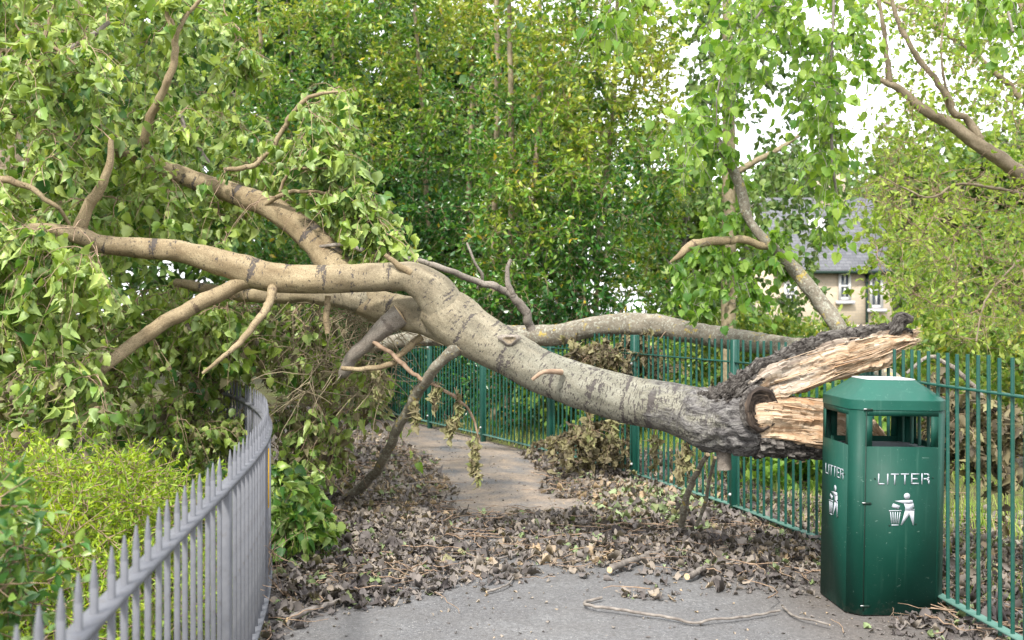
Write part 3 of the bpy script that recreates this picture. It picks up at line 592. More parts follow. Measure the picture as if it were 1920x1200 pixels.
for i, (nm, rows, mt, v0) in enumerate(LIMBS):
    mb = MB(); P = px(rows); big = rows[0][3] > 20
    q = tube(mb, P, .02 if big else .022, 40 if big else 12, .0016 if big else .001, 1.75 if i < 3 else v0 + i * .7, capmat=1, lump=.08 if big else .16)
    if nm != 'stub':
        for k_ in range(int(len(q) * .05) + 1):
            jj = rng.integers(3, max(4, len(q) - 3)); dv = unit(rng.normal(size=3) + (q[min(jj + 1, len(q) - 1), :3] - q[jj, :3]) * 20 * 0); Ls = rng.uniform(.012, .05) + q[jj, 3]
            mb.cyl(q[jj, :3], q[jj, :3] + dv * Ls, .0045 if big else .003, .0028 if big else .0018, 7)
    mb.build(nm, [mt, M_PALE], ft, smooth=True)
    if nm != 'stub' and i not in (18,): skel.append(q[:, :3])
# knots and branch scars on the trunk
for (x, y, r, sx) in ((955, 636, 12, 1.3),):
    mb = MB(); c = W(x, y, 6.3 if x < 1000 else 6.1); c[1] -= (.115 if x > 900 else .09)
    n_ = 14; rings = []
    for k, (rr, dd) in enumerate(((1.35, .02), (1.0, .002), (.75, -.003), (.45, .006), (.2, .010))):
        for j in range(n_):
            t_ = j * 2 * math.pi / n_; q = rr * r / F * 6.2 * (1 + .22 * math.sin(t_ * 3 + x) + .12 * math.sin(t_ * 7)); rings.append((c[0] + math.cos(t_) * q * sx, c[1] + dd, c[2] + math.sin(t_) * q * .7))
    f = [(k * n_ + j, k * n_ + (j + 1) % n_, (k + 1) * n_ + (j + 1) % n_, (k + 1) * n_ + j) for k in range(4) for j in range(n_)] + [tuple(range(4 * n_, 5 * n_))]
    mb.add(rings, f, [0] * (2 * n_) + [1] * (2 * n_ + 1)); mb.build('knot', [M_GREY, M_BROWN], ft, smooth=True)

def splinter(name, rows, bark_test, v0, seed, bothmat, greyf, curl=0.0):
    """rows (x, ytop, ybot, Z, depth m); a torn half-log with bark on one side, fibrous wood on the other"""
    r = np.array(rows, float); n = 170; ns = 84; t_ = np.linspace(0, 1, n)
    d = np.concatenate([[0], np.cumsum(np.hypot(np.diff(r[:, 0]), np.diff(r[:, 1])))]); d /= d[-1]
    x, yt, yb, Z, dp = [np.interp(t_, d, r[:, k]) for k in range(5)]
    wob = np.array([mn.fractal(Vector((q_ * 9, seed, 0)), .8, 2.1, 4) for q_ in t_]); yb = yb + wob * 11 * (seed == 3) * np.clip(t_ * 5, 0, 1); yt = yt + wob[::-1] * 6 * (seed == 11)
    C = np.array([W(a, (b + c) / 2, z) for a, b, c, z in zip(x, yt, yb, Z)]); hh_ = (yb - yt) / 2 / F * Z
    T = np.gradient(C, axis=0); T = unit(T); T[:, 1] *= .3; T = unit(T); Upv = unit(np.stack([-T[:, 2], T[:, 1] * 0, T[:, 0]], 1)) * np.sign(T[:, :1]); Fw = np.array([0, -1.0, 0])
    cosf = 1.0 / np.maximum(.6, np.abs(T[:, 0])); hh_ = hh_ / cosf ** .5
    s = np.concatenate([[0], np.cumsum(np.linalg.norm(np.diff(C, axis=0), axis=1))])
    th = np.arange(ns) * 2 * math.pi / ns; V = np.zeros((n, ns, 3)); bk = np.zeros((n, ns, 3)); mat = np.zeros((n, ns), int); rn = np.zeros((n, ns))
    for i in range(n):
        for j in range(ns):
            u, fdir = math.sin(th[j]), math.cos(th[j]); isb = bark_test(u, fdir, t_[i])
            su = np.sign(u) * abs(u) ** .8; sf = np.sign(fdir) * abs(fdir) ** .7
            p = C[i] + Upv[i] * su * hh_[i] + Fw * sf * dp[i]
            a1, a2 = u * hh_[i], fdir * dp[i]
            if isb: dd = (mn.turbulence(Vector((a1 * 62 + seed, a2 * 62, s[i] * 26)), 5, False) - .4) * .030
            else:
                rg = mn.ridged_multi_fractal(Vector((a1 * 34 + seed, a2 * 20, s[i] * 4.0)), 1.0, 2.1, 4, 1.0, 2.0)
                st = mn.noise(Vector((a1 * 16 + seed, a2 * 7 + 3, s[i] * 3.2))); dd = (rg - 1.0) * .018 + round(st * 5) / 5 * .046 - .010
                dd += mn.noise(Vector((a1 * 90, a2 * 60, s[i] * 9))) * .006
            dirv = Upv[i] * u + Fw * fdir; p = p + dirv * dd
            V[i, j] = p; bk[i, j] = (a1 + seed, a2, s[i] + v0); mat[i, j] = 1 if isb else 0; rn[i, j] = greyf(u, t_[i])
    i = np.arange(n - 1)[:, None] * ns; j = np.arange(ns)[None]; k = (j + 1) % ns
    f = np.stack([i + j, i + nseg_fix(ns) + j, i + ns + k, i + k], -1).reshape(-1, 4)
    mb = MB(); mb.add(V.reshape(-1, 3), f, mat[:-1].ravel(), bk.reshape(-1, 3), rn.ravel())
    for ring in (0, n - 1):
        c = V[ring].mean(0); idx = np.arange(ns); mb.add(np.vstack([V[ring], c]), np.stack([idx, (idx + 1) % ns, np.full(ns, ns)], 1), 0, np.vstack([bk[ring], bk[ring].mean(0)]))
    # loose slivers standing off the torn face, running with the grain
    R = random.Random(seed)
    for q in range(260):
        i0 = R.randrange(5, n - 12); j0 = R.randrange(ns)
        if mat[i0, j0]: continue
        L = R.randrange(8, 60); i1 = min(n - 1, i0 + L); a_ = V[i0, j0]; b_ = V[i1, j0] + Fw * R.uniform(.004, .022) + Upv[i1] * R.uniform(-.012, .012)
        wv = Upv[i0] * R.uniform(.001, .004); e_ = Fw * R.uniform(.002, .005)
        mb.add([a_ - wv, a_ + wv, a_ + e_ * 2 + wv * .3, (a_ + b_) / 2 - wv * .8 + e_, (a_ + b_) / 2 + wv * .8 + e_, (a_ + b_) / 2 + e_ * 3, b_], [(0, 3, 5, 2), (2, 5, 4, 1), (1, 4, 3, 0), (3, 6, 5), (5, 6, 4), (4, 6, 3)], 0,
               [(a_[2] + seed + q, a_[1], z_) for z_ in (0, 0, 0, .06, .06, .06, .12)], R.random() * .5)
    # ragged teeth round the far end
    for q in range(90):
        j0 = R.randrange(ns); a_ = V[n - 2, j0]; b_ = a_ + T[-1] * R.uniform(.01, .055) + Upv[-1] * R.uniform(-.012, .012) + Fw * R.uniform(-.015, .015)
        wv = Upv[-1] * R.uniform(.002, .007); e_ = Fw * .006
        mb.add([a_ - wv, a_ + wv, a_ + e_, b_], [(0, 3, 2), (2, 3, 1), (1, 3, 0)], 0, [(q, 0, 0), (q, 0, 0), (q, .01, 0), (q, 0, .08)], R.random() * .6)
    return mb.build(name, bothmat, ft, smooth=55)
def nseg_fix(ns): return ns
UPR = [(1325, 728, 830, 5.85, .10), (1360, 716, 815, 5.8, .14), (1395, 694, 785, 5.77, .145), (1430, 672, 754, 5.75, .14), (1460, 660, 744, 5.74, .13), (1500, 640, 735, 5.73, .12), (1540, 625, 722, 5.72, .11), (1580, 617, 712, 5.72, .10), (1620, 610, 700, 5.72, .09), (1650, 605, 680, 5.72, .08), (1680, 606, 665, 5.72, .065), (1700, 612, 655, 5.72, .05), (1712, 620, 640, 5.72, .03)]
splinter('torn_wood', UPR, lambda u, f_, t_: t_ < .23 + .05 * math.sin(u * 9) or u > (.55 + .12 * math.sin(t_ * 23)) or (f_ < -.25 and u > -.5), 0, 3, [M_WOOD, M_SHELL], lambda u, t_: .25 + .75 * max(0, min(1, (.75 - abs(t_ - .36) * 2.6))) * (u > -.55) + (.5 if u > .35 else 0))
LWR = [(1402, 750, 858, 5.70, .12), (1418, 742, 858, 5.68, .145), (1450, 743, 858, 5.68, .14), (1500, 747, 860, 5.7, .13), (1545, 752, 862, 5.72, .12), (1590, 768, 862, 5.74, .10), (1640, 800, 862, 5.78, .07), (1670, 825, 860, 5.8, .03)]
splinter('torn_wood', LWR, lambda u, f_, t_: t_ < .03 or u < -.62 + .45 * (1 - min(1, t_ * 2.2)) or f_ < -.35, 0, 11, [M_WOOD, M_SHELL], lambda u, t_: .1)
# swollen bark lip and dark overgrown ring round the old wound
lip = MB(); c = W(1428, 768, 5.552); nr_ = unit(np.array([.42, -1, .05])); ex_ = unit(np.cross(UP, nr_)) * -1; ez_ = unit(np.cross(nr_, ex_)); ez_ *= np.sign(ez_[2])
prof = [(1.18, -.045), (1.10, -.008), (1.0, .014), (.90, .010), (.82, -.012), (.74, .002), (.66, -.016), (.57, -.003), (.48, -.022), (.38, -.008), (.28, -.026), (.15, -.018)]; nn = 48; vv = []; bb = []
for k, (rr, dd) in enumerate(prof):
    for j in range(nn):
        t_ = j * 2 * math.pi / nn; ir = 1 + .10 * mn.noise(Vector((math.cos(t_) * 2, math.sin(t_) * 2, rr * 1.5))) + .03 * mn.noise(Vector((math.cos(t_) * 9, math.sin(t_) * 9, rr * 6)))
        vv.append(c + ex_ * math.cos(t_) * .090 * rr * ir + ez_ * math.sin(t_) * .105 * rr * ir + nr_ * (dd + .008 * mn.noise(Vector((math.cos(t_) * 6, math.sin(t_) * 6, rr * 9))))); bb.append((rr * .12, rr * .05, t_ * .1))
ff = [(k * nn + j, k * nn + (j + 1) % nn, (k + 1) * nn + (j + 1) % nn, (k + 1) * nn + j) for k in range(len(prof) - 1) for j in range(nn)]
lip.add(vv, ff, [0] * nn + [1] * (len(ff) - nn), bb); lip.add(vv[-nn:], [tuple(range(nn))], 1, bb[-nn:])
lip.build('bark_lip', [M_SHELL, M_RING], ft, smooth=True)
mb = MB(); tube(mb, px([(1672, 628, 5.7, 12), (1684, 606, 5.68, 15), (1694, 596, 5.66, 13), (1712, 600, 5.64, 5)]), .006, 20, .006, lump=.3); mb.build('stub', [M_SHELL], ft, smooth=True)

# crown of the fallen tree
skel = np.vstack(skel)
polyA = [(-120, -70), (420, -70), (445, 90), (440, 150), (470, 250), (640, 170), (650, 300), (690, 340), (735, 440), (720, 500), (600, 420), (500, 370), (420, 470), (300, 420), (-120, 430)]
polyB = [(-120, 420), (140, 420), (230, 500), (420, 545), (500, 600), (430, 700), (330, 800), (230, 860), (-120, 800)]
polyC = [(250, 560), (560, 560), (640, 640), (730, 700), (730, 760), (660, 800), (600, 900), (520, 900), (480, 800), (380, 880), (250, 860)]
at = np.vstack([sample_poly(polyA, 330, 6.7, 8.8), sample_poly([(-120, -70), (190, -70), (160, 430), (-120, 430)], 70, 5.9, 6.7), sample_poly(polyB, 120, 6.7, 8.4), sample_poly([(-120, 430), (150, 440), (200, 520), (160, 780), (-120, 800)], 80, 5.7, 6.6), sample_poly([(-120, 340), (130, 380), (205, 440), (200, 500), (-120, 520)], 34, 5.5, 6.1), sample_poly([(60, 700), (200, 640), (230, 760), (100, 830)], 14, 5.6, 6.0), sample_poly(polyC, 170, 6.9, 8.6), sample_poly([(520, 200), (650, 165), (650, 300), (560, 300)], 14, 6.8, 7.2), sample_poly([(590, 320), (660, 330), (740, 440), (740, 500), (660, 440)], 26, 6.7, 7.2), sample_poly([(430, 20), (470, 60), (460, 160), (420, 160)], 8, 6.8, 7.4)])
paths, radii = grow(skel, at, arch=.22, jit=.16, k=.0085)
tw = twiglets(paths, 4, .10, .32, .7); tr = np.linspace(.0027, .0012, tw.shape[1])[None].repeat(len(tw), 0)
mb = MB(); thin_tubes(mb, paths, radii, 7); thin_tubes(mb, tw, tr, 4); o = mb.build('twigs', M_TWIG, ft, smooth=True); tag(o, kind='stuff')
P1, D1 = sample_on(tw, 6, .25); P2, D2 = sample_on(paths, 7, .3); P = np.vstack([P1, P2]); D0 = np.vstack([D1, D2])
def no_cover(P, zlim=.0):
    """leaves keep clear of the front of the big limbs, as on the real tree where the bark shows"""
    x, y = proj(P); k = np.ones(len(P), bool)
    for nm, rows, mt, v0 in LIMBS[:8] + [('t', TR, 0, 0)]:
        r = np.array(rows, float); t_ = np.linspace(0, len(r) - 1, 60); i = np.minimum(t_.astype(int), len(r) - 2); f_ = (t_ - i)[:, None]; q = r[i] * (1 - f_) + r[i + 1] * f_
        if nm in ('limb', 't'): q = q[q[:, 0] > (430 if rows[0][0] == 862 else 215)]
        elif rows[0][3] > 19 and rows[0][0] == 470: q = q[q[:, 0] > 190]
        if len(q) == 0: continue
        d = np.hypot(x[:, None] - q[None, :, 0], (y[:, None] - q[None, :, 1])) - q[None, :, 3]; j = d.argmin(1)
        k &= ~((d[np.arange(len(P)), j] < 16) & (P[:, 1] < q[j, 2] + .1))
    return k
k_ = no_cover(P); P, D0 = P[k_], D0[k_]; n = len(P)
x_, y_ = proj(P); wilt = (x_ > 480) & (y_ > 540) & (rng.random(n) < .45) | (rng.random(n) < np.clip((y_ - 560) / 500, 0, .4))
def poplar_leaves(mb, P, D0, droop=1.2, size=(.045, .092), r=None, face=.0, **kw):
    n = len(P); D = D0 * .25 + rng.normal(size=(n, 3)) * .55 + np.array([0, 0, -droop]); D = unit(D); N = rng.normal(size=(n, 3)); N[:, 2] = N[:, 2] * .5 + .35; N[:, 1] -= face
    s = rng.uniform(*size, n) * np.where(rng.random(n) < .25, .7, 1); Pp = P + D * (s * .5)[:, None]; kw.setdefault('crumple', .028); leaves(mb, Pp, D, N, s, rng.random(n) if r is None else r, POPLAR, .6, .45, **kw)
mb = MB(); m = ~wilt; r_ = np.clip(.5 + .28 * fbm(P[m] * 2.2, 2) + rng.normal(0, .24, m.sum()), 0, 1); poplar_leaves(mb, P[m], D0[m], r=r_); mb.build('foliage', L_POP, ft)
mb = MB(); m = wilt; poplar_leaves(mb, P[m], D0[m], 1.6, (.04, .075), crumple=.06); o = mb.build('foliage', L_WILT, ft); o['label'] = 'wilted brown foliage'
# wilted sprays hanging off the thin branches over the path
hs = []
for (x, y, Z) in ((845, 800, 6.7), (885, 850, 6.7), (860, 770, 6.65), (815, 745, 6.6), (780, 770, 6.75), (710, 720, 6.7), (895, 880, 6.7), (1290, 850, 5.9), (1278, 880, 5.9), (1150, 800, 6.6), (1110, 810, 7), (1230, 850, 6.4)):
    for q in range(3):
        a0 = W(x + rng.normal(0, 8), y - 45 + rng.normal(0, 10), Z); hs.append(a0 + np.linspace(0, 1, 6)[:, None] * (W(x, y + 25, Z) - a0) + rng.normal(size=(6, 3)) * .008)
hs = np.array(hs); mb = MB(); thin_tubes(mb, hs, np.full(hs.shape[:2], .0018), 4); tag(mb.build('hanging_twigs', M_TWIG, ft), kind='stuff')
P, D = sample_on(hs, 9, .2); mb = MB(); poplar_leaves(mb, P, D, 2, (.03, .055), r=rng.uniform(.2, .7, len(P)), crumple=.12, fold=None) if False else leaves(mb, P, D * .3 + rng.normal(size=P.shape) * .3 + [0, 0, -1.5], rng.normal(size=P.shape), rng.uniform(.035, .06, len(P)), rng.uniform(.3, .75, len(P)), POPLAR, .8, .5, crumple=.08)
mb.build('hanging_dead_leaves', L_WILT, ft)
# tangle of bare wilted twigs in the heap under the limbs
at = sample_poly([(540, 550), (760, 600), (740, 720), (620, 800), (530, 740)], 130, 6.8, 7.8)
paths2, radii2 = grow(skel[skel[:, 1] > 6.5], at, arch=.0, jit=.3, k=.005)
tw2 = twiglets(paths2, 4, .15, .4, .2); mb = MB(); thin_tubes(mb, paths2, radii2 * 1.5, 6); thin_tubes(mb, tw2, np.full(tw2.shape[:2], .0028), 4); tag(mb.build('bare_twigs', M_STEM, ft, smooth=True), kind='stuff')

# ------------------------------------------------------------------ second log behind the fence, broken branch, pieces of wood
def log_thing(name, label, cat, pts, mat, pale=(True, True), nseg=24, amp=.002, group=None, lump=.08, step=.03, v0=5, pr=None):
    P = np.array(pts, float); root = thing(name, label, cat, (P[:, 0].mean(), P[:, 1].mean(), max(0.0, P[:, 2].min() - P[0, 3])), group)
    mb = MB(); tube(mb, pts, step, nseg, amp, v0, capmat=1, lump=lump); o = mb.build('bark', [mat, M_PALE], root, smooth=True); return root
lg = log_thing('fallen_log', 'grey lichen covered fallen trunk resting level behind the green fence', 'log', px([(690, 652, 10.6, 10), (760, 637, 10.5, 14), (830, 632, 10.4, 16), (900, 627, 10.2, 17), (960, 628, 10, 18), (1040, 628, 9.9, 20), (1110, 613, 9.8, 19), (1170, 609, 9.8, 22), (1230, 611, 9.6, 22), (1300, 624, 9.3, 20), (1380, 637, 8.9, 20), (1460, 648, 8.4, 19), (1560, 662, 7.8, 18), (1640, 690, 7.2, 16), (1730, 760, 6.5, 18), (1790, 800, 6.2, 21), (1850, 838, 5.9, 23), (1930, 890, 5.7, 25), (2010, 960, 5.6, 26)]), M_LOG, nseg=32, amp=.003)
mb = MB(); tube(mb, px([(1180, 632, 9.5, 12), (1175, 700, 9.6, 9), (1160, 760, 9.8, 7)]), .03, 12, .001); mb.build('prop_branch', M_GREY, lg, smooth=True)
# dead leafy clumps caught on the fence
at = np.vstack([sample_poly([(1070, 640), (1230, 640), (1240, 690), (1160, 700), (1080, 680)], 26, 9.0, 9.4), sample_poly([(1010, 820), (1180, 770), (1190, 880), (1020, 860)], 26, 8.9, 9.6), sample_poly([(1740, 690), (1900, 760), (1920, 880), (1790, 830)], 26, 5.5, 5.9)])
sk = smooth_path(px([(960, 628, 10, 18), (1110, 613, 9.8, 19), (1230, 611, 9.6, 22), (1730, 760, 6.5, 18), (1850, 838, 5.9, 23)]), .1)[:, :3]
pa, ra = grow(sk, at, .05, .2); tw = twiglets(pa, 5, .1, .3, .5); mb = MB(); thin_tubes(mb, pa, ra, 6); thin_tubes(mb, tw, np.full(tw.shape[:2], .0014), 4); tag(mb.build('withered_twigs', M_TWIG, lg), kind='stuff')
P, D = sample_on(tw, 8, .2); mb = MB(); leaves(mb, P, D * .3 + rng.normal(size=P.shape) * .5 + [0, 0, -1], rng.normal(size=P.shape), rng.uniform(.04, .075, len(P)), rng.uniform(0, .6, len(P)), POPLAR, .7, .5, crumple=.08); mb.build('withered_leaves', L_WILT, lg)

def leafy(root, skel, attrs, leafmat, twigmat, per=4, lo=.08, hi=.25, lp=6, lp2=3, size=(.06, .09), tmpl=POPLAR, droop=.6, up=.4, kk=.0055, arch=.15, rfun=None, droop_leaf=.8, tn=6, face=0.0, cull=None, fold=.25):
    pa, ra = grow(skel, attrs, arch, .12, k=kk); tw = twiglets(pa, per, lo, hi, droop)
    mb = MB(); thin_tubes(mb, pa, ra, tn); thin_tubes(mb, tw, np.linspace(.0024, .001, tw.shape[1])[None].repeat(len(tw), 0), 3); tag(mb.build('twigs', twigmat, root, smooth=True), kind='stuff')
    P1, D1 = sample_on(tw, lp, .15); P2, D2 = sample_on(pa, lp2, .4); P = np.vstack([P1, P2]); D0 = np.vstack([D1, D2]); 
    if cull is not None: k = cull(P); P, D0 = P[k], D0[k]
    n = len(P)
    D = unit(D0 * .5 + rng.normal(size=(n, 3)) * .6 + [0, 0, -droop_leaf]); N = rng.normal(size=(n, 3)) * .8; N[:, 2] += up; N[:, 1] -= face
    r_ = rng.random(n) if rfun is None else rfun(P); mb = MB(); leaves(mb, P, D, N, rng.uniform(*size, n), r_, tmpl, fold, .2); return mb.build('foliage', leafmat, root)

bb = thing('broken_branch', 'lichened grey branch snapped and leaning up behind the fence with leaves on it', 'broken branch', tuple(W(1575, 700, 7.9)))
MAINB = px([(1590, 650, 7.9, 16), (1570, 612, 7.9, 15), (1535, 562, 7.95, 14.5), (1500, 520, 8, 13), (1468, 482, 8, 12), (1440, 455, 8, 10), (1410, 425, 8, 8), (1398, 390, 8, 9.5), (1388, 350, 8, 10), (1370, 310, 8, 9), (1352, 275, 8, 7), (1345, 255, 8, 3)])
mb = MB(); q1 = tube(mb, MAINB, .03, 20, .002, 3, capmat=1, lump=.12); mb.build('limb', [M_LOG, M_PALE], bb, smooth=True)
mb = MB(); q2 = tube(mb, px([(1440, 462, 8, 7), (1400, 452, 7.95, 7.5), (1350, 450, 7.9, 8), (1310, 456, 7.85, 8.5), (1285, 470, 7.85, 8), (1268, 484, 7.85, 5), (1256, 492, 7.85, 1.5)]), .02, 14, .001, 6, capmat=1, mat=0); mb.build('snapped_fork', [M_LIMB, M_PALE], bb, smooth=True)
at = np.vstack([sample_poly([(1255, 505), (1300, 440), (1330, 380), (1400, 400), (1480, 440), (1500, 520), (1440, 560), (1330, 610), (1270, 560)], 46, 7.7, 8.5), sample_poly([(1260, 150), (1350, 230), (1380, 330), (1330, 350), (1280, 300)], 14, 7.8, 8.4)])
leafy(bb, np.vstack([q1[:, :3], q2[:, :3]]), at, L_BRT, M_GTW, 3, .08, .2, 4, 3, (.06, .09), droop=.8, rfun=lambda P: rng.uniform(0, .75, len(P)))

def stick(label, pts, r, mat=M_GTW, group=None, cat='stick'):
    P = [G(x, y, .012 + r) for x, y in pts]; n = len(P)
    rows = [(*(p + [0, 0, rng.uniform(0, .012)]), r * (1 - .35 * i / n)) for i, p in enumerate(P)]
    mb = MB(); tube(mb, rows, .02, 10, r * .08, rng.uniform(3, 9), capmat=1, lump=.2, mat=0)
    o = mb.build('fallen_stick', [mat, M_PALE], None, smooth=True); return tag(o, label, cat, 'broken sticks lying on the path')
stick('long thin bent stick lying on clear tarmac left of the bin', [(1128, 1122), (1098, 1130), (1110, 1141), (1200, 1152), (1260, 1160), (1300, 1168), (1340, 1165), (1400, 1158), (1462, 1147)], .008, M_GTW)
stick('short dark twig on the tarmac at the foot of the bin', [(1468, 1139), (1490, 1156), (1520, 1167), (1556, 1176)], .006)
stick('dark stick with orange broken end on the path centre', [(1143, 1071), (1172, 1060), (1200, 1048), (1238, 1036)], .019, M_GTW)
stick('stick with a pale split end in front of the leaf heap', [(1288, 1084), (1315, 1074), (1340, 1064), (1372, 1057)], .017, M_GTW)
stick('grey ridged branch piece lying against the fence by the bin', [(1425, 1040), (1455, 1028), (1485, 1013), (1518, 998)], .019, M_GREY)
stick('thick pale ended stick at the foot of the grey railing', [(540, 1166), (568, 1152), (600, 1140), (645, 1126)], .014, M_GTW)
stick('brown stick running in beside the grey railing foot', [(512, 1098), (530, 1110), (548, 1128), (566, 1142)], .011, M_TWIG)
stick('curved twig lying in front of the leaf drift', [(912, 1110), (938, 1104), (955, 1095), (965, 1078)], .006, M_GTW)
stick('thin straight stick across the leaf drift', [(740, 1062), (800, 1052), (870, 1044), (920, 1050), (990, 1036)], .008, M_GTW)
stick('long thin twig over dead leaves near the grey railing', [(515, 1062), (560, 1078), (610, 1088), (660, 1092)], .006, M_TWIG)
stick('thin branch half buried in dead leaves right of centre', [(1050, 905), (1085, 902), (1130, 905), (1180, 898)], .012, M_GTW)
for lb, rows in (('forked grey stick propped upright under the trunk stub', [(1278, 985, 6.75, 6.5), (1284, 950, 6.6, 6.5), (1298, 905, 6.45, 5.5), (1327, 852, 6.2, 4.5)]), ('thin grey stick propped under the trunk beside the forked one', [(1306, 985, 6.7, 3.5), (1322, 945, 6.55, 3.5), (1330, 900, 6.4, 3.2), (1341, 858, 6.2, 3)])):
    mb = MB(); tube(mb, px(rows), .02, 12, .001, 4, capmat=1); tag(mb.build('propped_stick', [M_LOG, M_PALE], None, smooth=True), lb, 'stick', 'sticks propped under the trunk')
for lb, rows in (('grey log lying in the grass behind the fence at the right', [(1760, 1024, 6.65, 15), (1850, 1028, 6.6, 16), (1960, 1030, 6.5, 17), (2050, 1034, 6.4, 17)]), ('thin fallen branch in dead leaves close behind the right fence', [(1790, 960, 7.7, 5), (1880, 975, 7.2, 6), (1980, 985, 7.0, 7)])):
    mb = MB(); tube(mb, [(*W(a_, b_, c_), d_ / F * c_) for a_, b_, c_, d_ in rows], .04, 18, .002, 4, capmat=1); tag(mb.build('fallen_log', [M_LOG, M_PALE], None, smooth=True), lb, 'log')
mb = MB(); tube(mb, px([(1700, 700, 5.6, 3), (1740, 668, 5.6, 3.5), (1765, 676, 5.6, 4), (1800, 700, 5.6, 4.5), (1850, 750, 5.6, 4.5), (1890, 785, 5.6, 5), (1960, 860, 5.6, 6), (2010, 1000, 5.7, 7), (2030, 1090, 5.75, 8)]), .03, 10, .0008); tag(mb.build('bent_branch', M_GREY, None, smooth=True), 'thin bare grey branch arching behind the right end of the green fence', 'branch')

# ------------------------------------------------------------------ leaf litter on the path
PATCH = [(600, 1050, 110, 55, 1.3), (700, 1020, 130, 55, 1.3), (660, 1105, 110, 28, 1.0), (560, 1090, 60, 45, 1.0), (760, 1100, 170, 22, .28), (1000, 1060, 260, 30, .22), (1330, 1105, 160, 18, .2), (1100, 1040, 220, 24, .35), (640, 1130, 90, 14, .8), (800, 1010, 150, 28, .9), (900, 1020, 160, 22, .55), (760, 1075, 120, 18, .7), (900, 1085, 90, 12, .35), (1000, 985, 160, 22, .6), (1120, 1000, 170, 36, .85), (1260, 960, 130, 60, 1.3), (1380, 960, 130, 55, 1.3), (1150, 900, 150, 35, 1.2), (1060, 865, 110, 22, .9), (1000, 848, 80, 12, .5), (1250, 920, 120, 40, 1.2),
         (720, 905, 110, 40, 1.2), (660, 950, 90, 50, 1.3), (800, 930, 60, 30, .8), (1450, 1040, 80, 40, 1.1), (1370, 1060, 110, 22, .9), (1500, 1060, 60, 36, .9), (1230, 1030, 130, 22, .8), (1210, 1121, 45, 7, .9), (1310, 1170, 14, 5, .6), (1500, 1010, 50, 50, 1.1), (640, 860, 120, 30, 1.2), (980, 930, 100, 12, .35), (760, 985, 80, 30, .9),
         (1850, 1170, 130, 36, 1.5), (1780, 1130, 60, 30, .9), (1850, 1090, 160, 60, 1.4), (1830, 1040, 200, 60, 1.1), (520, 1170, 40, 30, .8), (520, 1130, 50, 40, .7)]
PATCH += [(930, 890, 95, 45, -1.25), (960, 945, 80, 18, -.6), (980, 1015, 170, 11, -.7), (890, 835, 80, 16, -.8), (1010, 1018, 150, 9, -.5), (1060, 945, 90, 14, -.5), (820, 955, 50, 12, -.3)]
PT = np.array(PATCH, float)
def dens(P):
    x, y = proj(P * [1, 1, 0]); d = (((x[:, None] - PT[None, :, 0]) / PT[None, :, 2]) ** 2 + ((y[:, None] - PT[None, :, 1]) / PT[None, :, 3]) ** 2); return (np.exp(-d) * PT[None, :, 4]).sum(1)
cand = np.stack([rng.uniform(-2.2, 3.6, 170000), rng.uniform(4.3, 14, 170000), np.zeros(170000)], 1)
dn = dens(cand); nz = fbm(cand[:, :] * [1.8, 1.8, 1], 3) * .5 + .75; acc = np.clip(dn, 0, 1.5) * np.clip(nz * 1.5 - .4, .05, 1.6); k = (rng.random(len(cand)) < acc * .50 + .006) & (acc > .05 + rng.random(len(cand)) * .10)
inb = (np.abs(cand[:, 0] - BX) < .27) & (np.abs(cand[:, 1] - BZ) < .27); k &= ~inb
P = cand[k]; dk = np.clip(dn[k] * nz[k], 0, 1.6); P[:, 2] = .008 + rng.random(len(P)) ** 1.6 * .055 * dk; n = len(P)
D = rng.normal(size=(n, 3)); D[:, 2] *= .35; N = rng.normal(size=(n, 3)) * .5; N[:, 2] += 1
s = .020 + .065 * rng.random(n) ** 1.9; P = P - unit(D) * (s * .5)[:, None]
r_ = np.clip(np.where(rng.random(n) < .94, rng.beta(1.6, 2.2, n) * .85, rng.uniform(.88, 1, n)), 0, 1)
warm = fbm(P * [.9, .9, 0], 2) * .25 + (P[:, 1] > 7.0) * .12; r_ = np.where(r_ < .86, np.clip(r_ + warm, 0, .86), r_)
xg, yg = proj(P); gp = np.exp(-((xg - 1230) / 90) ** 2 - ((yg - 940) / 35) ** 2) + np.exp(-((xg - 1380) / 80) ** 2 - ((yg - 920) / 30) ** 2) * .5; r_ = np.where(rng.random(n) < gp * .55, rng.uniform(.88, 1, n), r_)
mb = MB(); leaves(mb, P, D, N, s, r_, POPLAR, .55, .45, crumple=.07); P_ = mb.v[-1]; P_[:, 2] = np.abs(P_[:, 2] - .006) + .006
tag(mb.build('leaf_litter', L_LIT, None), 'drifts of curled dead poplar leaves over the path', 'dead leaves', kind='stuff')
# crumbs and chips
k = rng.random(len(cand)) < np.clip(dn, 0, 1) * .16 + .022; P = cand[k][:20000]; n = len(P); P[:, 2] = .007 + rng.random(n) * .004; D = rng.normal(size=(n, 3)); D[:, 2] *= .1; N = rng.normal(size=(n, 3)) * .25 + UP
mb = MB(); leaves(mb, P, D, N, rng.uniform(.008, .026, n), rng.uniform(0, .85, n), CLUMP, .4, .2); tag(mb.build('leaf_crumbs', L_LIT, None), 'crumbled leaf fragments and bark chips on the tarmac', 'leaf crumbs', kind='stuff')
k = rng.random(len(cand)) < np.clip(dn, 0, 1) * .02; P = cand[k]; n = len(P); an = rng.uniform(0, 6.28, n); L = rng.uniform(.06, .42, n); s = np.linspace(0, 1, 7)
q = P[:, None] + np.stack([np.cos(an), np.sin(an), an * 0], 1)[:, None] * (L[:, None] * s)[..., None]; q += np.stack([-np.sin(an), np.cos(an), an * 0], 1)[:, None] * (rng.normal(0, .12, n)[:, None] * L[:, None] * s * (1 - s) * 4)[..., None] + rng.normal(size=q.shape) * .004; q[..., 2] = np.abs(q[..., 2] + .015 + rng.uniform(0, .045, n)[:, None]) + .006
